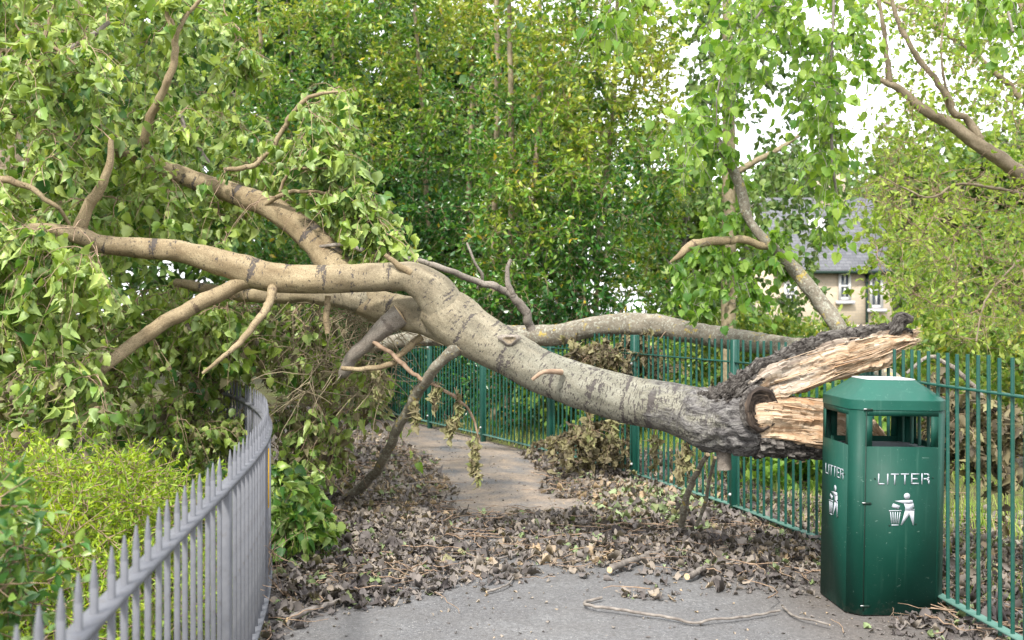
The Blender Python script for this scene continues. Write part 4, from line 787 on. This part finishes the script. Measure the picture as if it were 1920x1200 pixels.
mb = MB(); thin_tubes(mb, q, np.linspace(1, .5, 7)[None] * rng.uniform(.0015, .0045, n)[:, None], 5); tag(mb.build('twig_litter', M_TWIG, None, smooth=True), 'thin broken twigs scattered through the dead leaves', 'twigs', kind='stuff')
# heap of leafy green cuttings at the end of the grey railing
hp = thing('leaf_heap', 'heap of wilting green leaves at the far end of the grey railing', 'leaf heap', (-1.25, 6.6, 0))
at = np.vstack([sample_poly([(508, 880), (570, 900), (610, 940), (625, 1000), (560, 1055), (508, 1050)], 90, 5.9, 6.8, .03), sample_poly([(300, 880), (500, 880), (505, 1050), (400, 1100)], 30, 6, 7)])
leafy(hp, np.array([[-1.5 + i * .08, 6.9 + .05 * math.sin(i), .05 + .03 * i] for i in range(12)]), at, L_POP, M_TWIG, 4, .08, .2, 5, 3, (.055, .085), rfun=lambda P: np.clip(rng.normal(.24, .2, len(P)), 0, 1), droop_leaf=.5, cull=no_cover)

# ------------------------------------------------------------------ shrubs left of the railing
def shrub(name, label, cen, rad, n, tmpl, size, mat, tw=M_TWIG, cat='shrub', rfun=None, spray=.1, group=None, per=5, droop_leaf=-.2, flat=.6, kk=.005, cull=None, lpn=9):
    root = thing(name, label, cat, (cen[0], cen[1], 0), group); c = np.array(cen, float)
    u = unit(rng.normal(size=(n, 3))); u[:, 2] = np.abs(u[:, 2]) * np.where(rng.random(n) < .8, 1, -.4); at = c + u * np.array(rad) * (rng.random((n, 1)) ** .35); at = at[at[:, 2] > .04]
    st = np.array([[c[0] + x * rad[0] * .25, c[1] + y * rad[1] * .25, z] for x, y in ((0, 0), (1, .3), (-1, .5), (.2, -1)) for z in np.linspace(0, max(.1, c[2]), 8)])
    thick = MB()
    for x, y in ((0, 0), (1, .3), (-1, .5), (.2, -1)): tube(thick, [(c[0] + x * rad[0] * .2, c[1] + y * rad[1] * .2, 0, .02), (c[0] + x * rad[0] * .25, c[1] + y * rad[1] * .25, max(.1, c[2]), .012)], .1, 8)
    thick.build('stem', tw, root, smooth=True)
    leafy(root, st, at, mat, tw, per, spray, spray * 2.2, lpn, 4, size, tmpl, .0, flat, kk, .05, rfun, droop_leaf, 5, cull=cull); return root
def left_of_rail(P):
    lim = np.interp(P[:, 1], gq[:, 1], gq[:, 0]); return P[:, 0] < lim - .05
shrub('golden_hedge', 'low golden yellow feathery hedge behind the grey railing', (-2.3, 4.8, .22), (1.25, 1.15, .62), 800, SLIM, (.022, .040), L_YEL, M_TWIG, 'hedge', lambda P: np.clip(.5 + .3 * fbm(P * 5, 2) + rng.normal(0, .2, len(P)), 0, 1), .1, per=7, flat=1.0, droop_leaf=.0, lpn=15, cull=left_of_rail)
shrub('laurel_bush', 'dark leafy bush at the lower left corner close to the camera', (-1.12, 2.25, .15), (.36, .62, .50), 170, LAUREL, (.026, .048), L_DRK, M_TWIG, 'bush', None, .1, per=4, cull=left_of_rail)
shrub('laurel_bush', 'green broad leaved bush rising out of the left edge of the frame', (-1.62, 2.95, .55), (.34, .4, .52), 90, LAUREL, (.035, .06), L_DRK, M_TWIG, 'bush', lambda P: rng.uniform(.5, 1, len(P)), .1, per=4, cull=left_of_rail)

# ------------------------------------------------------------------ trees
def tree(name, label, trunks, attrs, leafmat, twigmat, trunkmat, cat='tree', nseg=16, extra_skel=None, **kw):
    b = trunks[0][0]; root = thing(name, label, cat, (b[0], b[1], 0)); sk = []
    for i, tr_ in enumerate(trunks):
        mb = MB(); q = tube(mb, tr_, .12 if nseg < 20 else .03, nseg, .004 if nseg < 20 else .006, 4 + i, lump=.06 if nseg < 20 else .22, capmat=0); mb.build('trunk' if i == 0 or kw.get('alltrunk') else 'limb', trunkmat, root, smooth=True); sk.append(q[:, :3])
    kw.pop('alltrunk', None); leafy(root, np.vstack(sk), attrs, leafmat, twigmat, **kw); return root
# evergreen beyond the fence, many thin stems
pH1 = [(400, -80), (940, -80), (960, 300), (960, 640), (1000, 800), (700, 800), (560, 560), (430, 330)]
pH2 = [(880, -80), (1180, -80), (1275, 60), (1250, 200), (1290, 300), (1270, 420), (1320, 520), (1290, 640), (1150, 800), (900, 800)]
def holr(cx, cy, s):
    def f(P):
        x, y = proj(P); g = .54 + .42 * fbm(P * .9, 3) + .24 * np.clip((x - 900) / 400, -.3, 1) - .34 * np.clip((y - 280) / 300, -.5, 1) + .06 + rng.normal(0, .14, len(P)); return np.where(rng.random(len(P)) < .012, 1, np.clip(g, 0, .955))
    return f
st1 = [[(*W(x0, 830, 15.2 + dz)[:2], 0, .04), (*W(x1, 500, 15.2 + dz), .034), (*W(x2, 200, 15.2 + dz), .03), (*W(x3, -90, 15.2 + dz), .022)] for x0, x1, x2, x3, dz in ((800, 805, 790, 770, 0), (740, 700, 640, 600, .3), (620, 560, 500, 480, .6), (850, 870, 885, 880, -.4))]
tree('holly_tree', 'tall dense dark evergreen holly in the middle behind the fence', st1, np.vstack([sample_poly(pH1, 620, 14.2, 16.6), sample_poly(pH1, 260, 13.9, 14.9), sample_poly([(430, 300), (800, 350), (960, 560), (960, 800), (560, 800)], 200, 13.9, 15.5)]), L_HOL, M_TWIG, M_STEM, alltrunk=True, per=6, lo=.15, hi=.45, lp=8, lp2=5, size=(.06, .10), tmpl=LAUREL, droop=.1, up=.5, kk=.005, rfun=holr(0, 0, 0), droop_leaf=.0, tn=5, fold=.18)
st2 = [[(*W(x0, 860, 13.4 + dz)[:2], 0, .045), (*W(x1, 500, 13.4 + dz), .038), (*W(x2, 200, 13.4 + dz), .034), (*W(x3, -90, 13.4 + dz), .026)] for x0, x1, x2, x3, dz in ((950, 958, 958, 952, 0), (985, 990, 1012, 1010, .3), (925, 925, 932, 930, .5), (1120, 1120, 1150, 1160, .5))]
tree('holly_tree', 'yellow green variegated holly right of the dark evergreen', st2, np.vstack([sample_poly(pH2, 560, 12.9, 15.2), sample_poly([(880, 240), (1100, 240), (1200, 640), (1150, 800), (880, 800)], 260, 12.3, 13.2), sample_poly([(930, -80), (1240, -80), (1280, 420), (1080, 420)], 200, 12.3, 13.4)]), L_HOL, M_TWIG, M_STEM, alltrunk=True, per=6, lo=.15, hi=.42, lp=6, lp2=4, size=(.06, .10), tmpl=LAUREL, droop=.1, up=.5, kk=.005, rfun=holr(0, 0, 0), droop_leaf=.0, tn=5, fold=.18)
# dark trunk and crown behind the fallen crown at the far left
tree('old_tree', 'old dark barked tree at the left edge behind the fallen crown', [[(-5.0, 10.5, 0, .34), (-4.92, 10.5, 1.2, .27), (-4.88, 10.5, 2.2, .24), (-4.75, 10.6, 3.2, .2), (-4.5, 10.7, 4.6, .15)], [(-4.8, 10.5, 2.6, .14), (-4.4, 10.8, 3.4, .13), (-4.35, 11, 5, .09)]], sample_poly([(-250, -100), (420, -100), (470, 400), (300, 560), (-250, 600)], 330, 10.5, 13.5), L_FAR, M_GTW, M_BROWN, per=4, lo=.2, hi=.5, lp=7, lp2=3, size=(.10, .16), tmpl=LAUREL, droop=.3, up=.5, droop_leaf=.3, tn=4, nseg=22)
# slender pale tree behind the log
tree('slender_tree', 'slender straight pale trunked tree behind the broken branch', [[(*W(1366, 900, 13.2)[:2], 0, .095), (*W(1366, 450, 13.2), .085), (*W(1366, 200, 13.2), .075), (*W(1362, -60, 13.2), .05)], [(*W(1370, 330, 13.2), .045), (*W(1420, 300, 13.1), .035), (*W(1460, 280, 13), .03), (*W(1510, 245, 12.9), .015)]],
     np.vstack([sample_poly([(1260, 20), (1420, -60), (1580, 200), (1600, 360), (1540, 560), (1400, 600), (1270, 560), (1300, 300)], 150, 12.4, 14.5)]), L_FAR, M_GTW, M_STEM, per=4, lo=.15, hi=.4, lp=5, lp2=2, size=(.06, .10), tmpl=POPLAR, droop=.5, up=.4, droop_leaf=.5, tn=4, rfun=lambda P: rng.uniform(.3, 1, len(P)))
# poplar standing out of the frame to the right, its boughs hang into the picture
hang = [[(1700, -420, 8.2), (1560, -200, 8.0), (1470, -40, 7.9), (1400, 60, 7.8), (1350, 150, 7.8), (1343, 235, 7.8)], [(1620, -300, 8.0), (1570, -60, 7.9), (1560, 90, 7.8), (1552, 165, 7.8)], [(1560, 165, 7.8), (1560, 290, 7.8), (1568, 360, 7.8)], [(1470, -260, 8), (1260, -160, 7.6), (1160, -60, 7.4), (1140, 40, 7.3)], [(1800, -300, 8.2), (1860, -90, 7.6), (1900, 60, 7.3)]]
pt = thing('poplar_tree', 'tall poplar whose bright green leafy boughs hang from the top right', 'tree', (5.2, 9.6, 0)); sk = []
mb = MB(); q = tube(mb, [(5.2, 9.6, 0, .26), (5.1, 9.5, 2, .22), (4.9, 9.3, 4.2, .18), (4.4, 8.9, 6.2, .12), (3.9, 8.6, 8, .06)], .08, 24, .004, 2); mb.build('trunk', M_LOG, pt, smooth=True)
for i, hgr in enumerate(hang):
    rows = [(*W(*r_), .013 - .0018 * k) for k, r_ in enumerate(hgr)]
    if i in (0, 1, 3, 4): rows = [(4.75, 9.2, 5.2, .05), (*((np.array([4.75, 9.2, 5.2]) + rows[0][:3]) / 2 + [0, 0, .35]), .03)] + rows
    mb = MB(); q = tube(mb, rows, .04, 10, .001, 4); mb.build('bough', M_GTW, pt, smooth=True); sk.append(q[-(len(q) * 2 // 3):, :3])
at = np.vstack([sample_poly([(1250, -60), (1640, -60), (1640, 60), (1560, 110), (1500, 60), (1430, 150), (1370, 250), (1290, 310), (1255, 200), (1330, 90)], 74, 7.2, 8.6), sample_poly([(1500, 80), (1620, 40), (1640, 150), (1590, 250), (1530, 270), (1480, 180)], 24, 7.4, 8.3), sample_poly([(1530, 270), (1590, 250), (1600, 440), (1560, 450)], 14, 7.6, 8.1), sample_poly([(1100, -60), (1200, -60), (1180, 70), (1130, 100)], 12, 7.2, 7.6), sample_poly([(1760, -60), (1960, -60), (1960, 120), (1850, 60)], 22, 7.1, 7.8)])
leafy(pt, np.vstack(sk), at, L_BRT, M_GTW, 4, .10, .28, 3, 3, (.05, .095), droop=.9, droop_leaf=.9, rfun=lambda P: np.clip(rng.normal(.58, .3, len(P)), 0, 1))
# gnarled tree at the right edge
gt = [[(4.9, 8.8, 0, .2), (4.7, 8.75, .9, .16), (*W(2010, 420, 8.7), .115), (*W(1930, 345, 8.6), .09), (*W(1880, 300, 8.5), .075), (*W(1830, 268, 8.5), .07), (*W(1780, 232, 8.5), .058), (*W(1730, 205, 8.5), .05), (*W(1690, 170, 8.5), .042), (*W(1662, 155, 8.5), .036), (*W(1635, 140, 8.5), .02)],
      [(*W(1838, 262, 8.5), .05), (*W(1815, 225, 8.5), .04), (*W(1785, 205, 8.5), .036), (*W(1765, 160, 8.5), .032), (*W(1725, 115, 8.5), .03), (*W(1692, 60, 8.5), .026), (*W(1672, 0, 8.5), .022), (*W(1665, -60, 8.5), .015)],
      [(*W(1668, 152, 8.5), .033), (*W(1662, 100, 8.45), .026), (*W(1655, 40, 8.4), .022), (*W(1645, -20, 8.4), .018), (*W(1640, -80, 8.4), .01)],
      [(*W(1788, 200, 8.5), .02), (*W(1770, 150, 8.5), .014), (*W(1765, 80, 8.5), .012), (*W(1775, 20, 8.6), .01), (*W(1790, -40, 8.6), .008)],
      [(*W(1980, 380, 8.6), .04), (*W(1900, 360, 8.4), .02), (*W(1800, 345, 8.3), .014), (*W(1740, 370, 8.2), .01), (*W(1650, 330, 8.1), .006)],
      [(*W(2010, 420, 8.6), .03), (*W(1920, 480, 8.3), .014), (*W(1850, 560, 8.2), .01), (*W(1830, 640, 8.1), .006)]]
gt = [[(*q_[:3], q_[3] * .72) for q_ in b_] for b_ in gt]
at = np.vstack([sample_poly([(1600, 340), (1960, 300), (1960, 640), (1780, 650), (1640, 500)], 330, 7.9, 10.2), sample_poly([(1620, 260), (1760, 260), (1760, 380), (1600, 400)], 30, 8, 9), sample_poly([(1640, -60), (1960, -60), (1960, 300), (1800, 200), (1700, 120)], 150, 8, 9.4), sample_poly([(1560, 40), (1700, 150), (1760, 250), (1700, 330), (1600, 320)], 40, 8, 9.2)])
tree('gnarled_tree', 'bare brown gnarled tree with sparse fresh leaf tufts at the right', gt, at, L_TUFT, M_TWIG, M_BROWN, per=3, lo=.10, hi=.32, lp=3, lp2=0, size=(.03, .065), tmpl=LAUREL, droop=.1, up=.4, droop_leaf=.0, tn=5, nseg=24, arch=-.05, rfun=lambda P: np.clip(.5 + .5 * fbm(P * 2, 2) + rng.normal(0, .2, len(P)), 0, 1))

at = np.vstack([sample_poly([(1560, -60), (1990, -60), (1990, 380), (1800, 330), (1600, 380), (1640, 200)], 190, 12, 15.5), sample_poly([(1240, -60), (1560, -60), (1560, 120), (1300, 60)], 40, 12, 15), sample_poly([(1560, 400), (1800, 380), (1800, 600), (1640, 600), (1620, 480)], 46, 11, 14)])
tree('airy_tree', 'thin airy light green tree in the background at the upper right', [[(*W(2010, 700, 13.5)[:2], 0, .11), (*W(1990, 300, 13.5), .09), (*W(1930, 60, 13.5), .06), (*W(1880, -150, 13.5), .03)], [(*W(1985, 260, 13.5), .05), (*W(1850, 120, 13.5), .03), (*W(1700, 20, 13.5), .02), (*W(1500, -50, 13.5), .012)]], at, L_TUFT, M_GTW, M_STEM, per=4, lo=.2, hi=.5, lp=5, lp2=2, size=(.05, .09), tmpl=POPLAR, droop=.3, up=.4, droop_leaf=.4, tn=4, rfun=lambda P: rng.uniform(.0, .9, len(P)))

# ------------------------------------------------------------------ shrubs, grass and wood behind the fence
for lb, c, r, n_, m_, rf in (
    ('dense dark green laurel hedge behind the far bend of the fence', (-.6, 15.4, .6), (2.3, .9, .95), 240, L_HOL, lambda P: np.clip(rng.normal(.4, .2, len(P)), 0, .9)),
    ('bright green bush under the holly behind the fence', (1.2, 12.6, .4), (1.15, .9, .8), 150, L_SHR, lambda P: rng.uniform(0, .7, len(P))),
    ('low yellow flecked shrub behind the lichened fallen trunk', (3.1, 14.5, .5), (1.7, 1.2, .9), 190, L_SHR, None),
    ('pale green shrub in front of the cottage wall', (4.3, 18, .5), (2.2, 1.5, .95), 180, L_SHR, None),
    ('sprawling light green shrub behind the right part of the fence', (6.3, 16, .5), (2.3, 1.5, 1.0), 220, L_SHR, None),
    ('small leafy bramble bush low behind the fence panels left of the bin', (2.5, 9.3, .15), (.7, .9, .6), 80, L_BRT, lambda P: rng.uniform(.2, 1, len(P))),
    ('leafy bush beneath the gnarled tree at the right edge', (5.0, 11.5, .4), (1.4, 1.2, .95), 150, L_SHR, None)):
    shrub('garden_shrub', lb, c, r, n_, LAUREL if m_ is not L_BRT else POPLAR, (.07, .12), m_, rfun=rf, spray=.18, per=5)
n = 26000; P = np.stack([rng.uniform(1.4, 9, n), rng.uniform(5.2, 16, n), np.zeros(n)], 1); lim = np.interp(P[:, 1], [p[1] for p in POSTS], [p[0] for p in POSTS]); P = P[P[:, 0] > lim + .12]
P = np.vstack([P, np.stack([rng.uniform(-.6, 2.5, 5000), rng.uniform(11, 15, 5000), np.zeros(5000)], 1)]); lim = np.interp(P[:, 1], [p[1] for p in POSTS], [p[0] for p in POSTS]); P = P[P[:, 0] > lim + .12]; n = len(P)
tall = np.clip(.5 + fbm(P * [.8, .8, 0], 2) * .7, .15, 1); D = rng.normal(size=(n, 3)) * .28; D[:, 2] = 1; N = rng.normal(size=(n, 3)); hgt = rng.uniform(.1, .38, n) * tall
mb = MB(); D = unit(D); N = unit(N - D * (N * D).sum(1)[:, None])
leaves(mb, P, D, N, hgt, rng.random(n), BLADE, 0, .3, wx=.035); tag(mb.build('grass', L_GRS, None), 'rough bright grass behind the green fence', 'grass', kind='stuff')
# far trees
def far_tree(label, x0, x1, ytop, ybot, Z, n, mat, rf, size=(.22, .36), name='distant_tree'):
    X0, X1 = (x0 - CX) / F * Z, (x1 - CX) / F * Z; zt = CH - (ytop - HY) / F * Z; cx = (X0 + X1) / 2; root = thing(name, label, 'tree', (cx, Z, 0))
    mb = MB(); q = tube(mb, [(cx, Z, 0, .25), (cx + .1, Z, zt * .4, .18), (cx, Z, zt * .85, .06)], .3, 10, 0); mb.build('trunk', M_GTW, root, smooth=True)
    zb = max(.2, CH - (ybot - HY) / F * Z); u = unit(rng.normal(size=(n // 60, 3))) * rng.random((n // 60, 1)) ** .4; c = np.array([cx, Z, (zt + zb) / 2]); R = np.array([(X1 - X0) / 2, (X1 - X0) / 2.6, (zt - zb) / 2])
    cl = c + u * R; P = np.repeat(cl, 60, 0) + rng.normal(size=(len(cl) * 60, 3)) * (X1 - X0) * .07; P = P[P[:, 2] > .05]; m = len(P); N = rng.normal(size=(m, 3)); N[:, 2] += .5
    pa = np.array([np.linspace([cx, Z, zb + (zt - zb) * .2], c_, 6) for c_ in cl[:60]]); mb = MB(); thin_tubes(mb, pa, np.linspace(.05, .01, 6)[None].repeat(len(pa), 0), 4); tag(mb.build('branches', M_GTW, root), kind='stuff')
    mb = MB(); leaves(mb, P, rng.normal(size=(m, 3)), N, rng.uniform(*size, m), rf(P), CLUMP, .2, .2); mb.build('crown', mat, root)
far_tree('broad dark tree far behind the fallen crown at the left', -450, 480, -250, 700, 22, 9000, L_FAR, lambda P: rng.uniform(0, .6, len(P)))
far_tree('shaded tree far behind between the fallen crown and holly', 250, 900, -200, 720, 21, 9000, L_FAR, lambda P: rng.uniform(0, .6, len(P)))
far_tree('tree filling the gap far behind the holly stems', 650, 1180, 60, 760, 22, 7000, L_FAR, lambda P: rng.uniform(.1, .8, len(P)))
far_tree('light green tree beyond the slender pale trunk', 1140, 1420, 230, 600, 30, 4000, L_SHR, lambda P: rng.uniform(0, .6, len(P)))
far_tree('dark conifer green tree rising behind the cottage roof', 1380, 1640, 300, 480, 52, 3000, L_FAR, lambda P: rng.uniform(.4, 1, len(P)), (.3, .5))
far_tree('soft green tree behind the stone gable', 1600, 1860, 262, 480, 46, 4200, L_FAR, lambda P: rng.uniform(.5, 1, len(P)), (.3, .5))
far_tree('soft green tree at the right edge behind the stone gable', 1800, 2080, 215, 480, 44, 4200, L_FAR, lambda P: rng.uniform(.4, 1, len(P)), (.3, .5))
far_tree('round garden tree at the right of the cottage wall', 1660, 1800, 440, 600, 30, 2600, L_SHR, lambda P: rng.uniform(0, .7, len(P)), (.12, .22))
far_tree('small garden tree against the stone gable at the right', 1790, 1990, 400, 610, 28, 3400, L_SHR, lambda P: rng.uniform(0, .7, len(P)), (.12, .22))

# ------------------------------------------------------------------ cottage and stone gable
def m_stone(name, a, b, c, sx=2.2):
    t = NT(name); br = t.n.new('ShaderNodeTexBrick'); p = t.coord(); cx_ = t.n.new('ShaderNodeCombineXYZ'); t.link(t.sep(p, 0), cx_.inputs[0]); t.link(t.sep(p, 2), cx_.inputs[1]); t.link(cx_.outputs[0], br.inputs[0])
    br.inputs['Color1'].default_value = (*a, 1); br.inputs['Color2'].default_value = (*b, 1); br.inputs['Mortar'].default_value = (*c, 1); br.inputs['Scale'].default_value = sx; br.inputs['Mortar Size'].default_value = .02
    n = t.noise(p, 6, 5); return t.base(t.mix(t.math('MULTIPLY', n, .4), br.outputs[0], c), .9, .15)
M_SAND = m_stone('sandstone', (.52, .43, .32), (.44, .36, .26), (.38, .33, .27)); M_RUB = m_stone('grey_rubble', (.15, .135, .115), (.21, .19, .165), (.12, .108, .095), 1.0)
M_SLATE = m_stone('slate', (.12, .125, .14), (.175, .18, .195), (.08, .08, .09), 2.2); t = NT('window_glass'); M_GLASS = t.base((.10, .12, .15), .1, .8); t = NT('white_frame'); M_FRM = t.base((.5, .5, .49), .5, .3)
ct = thing('cottage', 'sandstone cottage with a grey slate roof and white sash windows behind the trees', 'house', (11.2, 40, 0))
def XW(x, Z): return (x - CX) / F * Z
def ZW_(y, Z): return CH - (y - HY) / F * Z
xl, xr = XW(1335, 40), XW(1672, 40); ze = ZW_(507, 40); zrg = ZW_(378, 43)
mb = MB(); mb.box(((xl + xr) / 2, 43, ze / 2), (xr - xl, 6, ze)); mb.add([(xr, 40, ze), (xr, 46, ze), (xr, 43, zrg - .1), (xl, 40, ze), (xl, 46, ze), (xl, 43, zrg - .1)], [(0, 1, 2), (5, 4, 3)]); mb.build('wall', M_SAND, ct)
mb = MB(); rx0 = XW(1435, 41)
for ya, yb in ((39.75, 43), (46.25, 43)): mb.add([(rx0, ya, ze - .12), (xr + .25, ya, ze - .12), (xr + .25, yb, zrg), (rx0, yb, zrg), (rx0, ya, ze + .04), (xr + .25, ya, ze + .04), (xr + .25, yb, zrg + .16), (rx0, yb, zrg + .16)], [(0, 1, 2, 3), (7, 6, 5, 4), (0, 4, 5, 1), (1, 5, 6, 2), (3, 7, 4, 0)])
rf = mb.build('roof', M_SLATE, ct)
mb = MB(); mb.box((XW(1556, 42.8), 42.9, zrg + .45), (1.1, .7, 1.4), bev=.05); mb.box((XW(1556, 42.8), 42.9, zrg + 1.2), (1.3, .9, .16)); [mb.cyl((XW(1556, 42.8) + dx, 42.9, zrg + 1.26), (XW(1556, 42.8) + dx, 42.9, zrg + 1.7), .14, .12, 12) for dx in (-.32, .3)]; mb.build('chimney', M_SAND, rf)
sl_ = np.array([0, 3.2, zrg - ze]); sl_ = sl_ / np.linalg.norm(sl_); nr = np.array([0, -sl_[2], sl_[1]])
mb = MB(); c = np.array([XW(1545, 41), 41.2, ze + .06 + (41.2 - 39.75) / 3.25 * (zrg - ze) + .2]); mb.box(c, (.9, 1.5, .1), axes=[(1, 0, 0), sl_, nr]); sk_ = mb.build('skylight', M_FRM, rf)
mb = MB(); mb.box(c + nr * .055, (.7, 1.3, .012), axes=[(1, 0, 0), sl_, nr]); mb.build('pane', M_CAP, sk_)
mb = MB(); mb.box(((rx0 + xr) / 2, 39.68, ze - .08), (xr - rx0, .12, .1)); mb.box((XW(1626, 39.9), 39.93, ze / 2), (.08, .08, ze)); mb.build('gutter', M_DARK, ct)
mb = MB(); mb.box((rx0 - .12, 41.4, (ze + zrg) / 2 + .15), (.24, np.hypot(3.25, zrg - ze), .2), axes=[(1, 0, 0), sl_, nr]); mb.build('skew', M_FRM, ct)
for (x0, x1, y0, y1) in ((1472, 1491, 530, 572), (1632, 1652, 512, 575), (1574, 1592, 513, 560), (1395, 1412, 532, 574)):
    ww, hh2 = XW(x1, 40) - XW(x0, 40), ZW_(y0, 40) - ZW_(y1, 40); cx_, cz = (XW(x0, 40) + XW(x1, 40)) / 2, (ZW_(y0, 40) + ZW_(y1, 40)) / 2; mb = MB()
    for dx, dz, sx, sz in ((-ww / 2, 0, .09, hh2 + .09), (ww / 2, 0, .09, hh2 + .09), (0, hh2 / 2, ww - .09, .09), (0, -hh2 / 2, ww - .09, .12), (0, 0, ww - .09, .08), (0, hh2 / 4 + .01, .05, hh2 / 2 - .12), (0, -hh2 / 4, .05, hh2 / 2 - .14)): mb.box((cx_ + dx, 39.96, cz + dz), (sx, .1, sz))
    wi = mb.build('window', M_FRM, ct); mb = MB(); mb.box((cx_, 39.985, cz), (ww - .05, .02, hh2 - .05)); mb.build('pane', M_GLASS, wi)
    mb = MB(); mb.box((cx_, 39.9, cz - hh2 / 2 - .14), (ww + .3, .22, .12)); mb.build('sill', M_CAP, wi)
gb = thing('stone_building', 'dark grey rubble stone building with a slate roof at the right behind twigs', 'building', (22, 53, 0))
xl, xr = XW(1640, 50), XW(2200, 50); ze = ZW_(432, 50); zt = ZW_(384, 53); mb = MB(); mb.box(((xl + xr) / 2, 53, ze / 2), (xr - xl, 6, ze)); mb.build('wall', M_RUB, gb)
mb = MB(); mb.add([(xl - .2, 49.8, ze), (xr, 49.8, ze), (xr, 53, zt), (xl - .2, 53, zt), (xl - .2, 56.2, ze), (xr, 56.2, ze)], [(0, 1, 2, 3), (3, 2, 5, 4), (0, 3, 4), (1, 5, 2)]); mb.build('roof', M_RUB, gb)
for x in (1722, 1800, 1885):
    mb = MB(); c = (XW(x, 50), 49.97, ze * .66); mb.box(c, (1.0, .1, 1.9)); wi = mb.build('window', M_FRM, gb); mb = MB(); mb.box((c[0], 49.91, c[2] + .46), (.8, .02, .8)); mb.box((c[0], 49.91, c[2] - .46), (.8, .02, .8)); mb.build('pane', M_GLASS, wi)
mb = MB(); mb.box((9, 27, .55), (14, .35, 1.1), bev=.03); tag(mb.build('garden_wall', M_SAND, None), 'low pale sandstone garden wall in front of the cottage', 'wall')
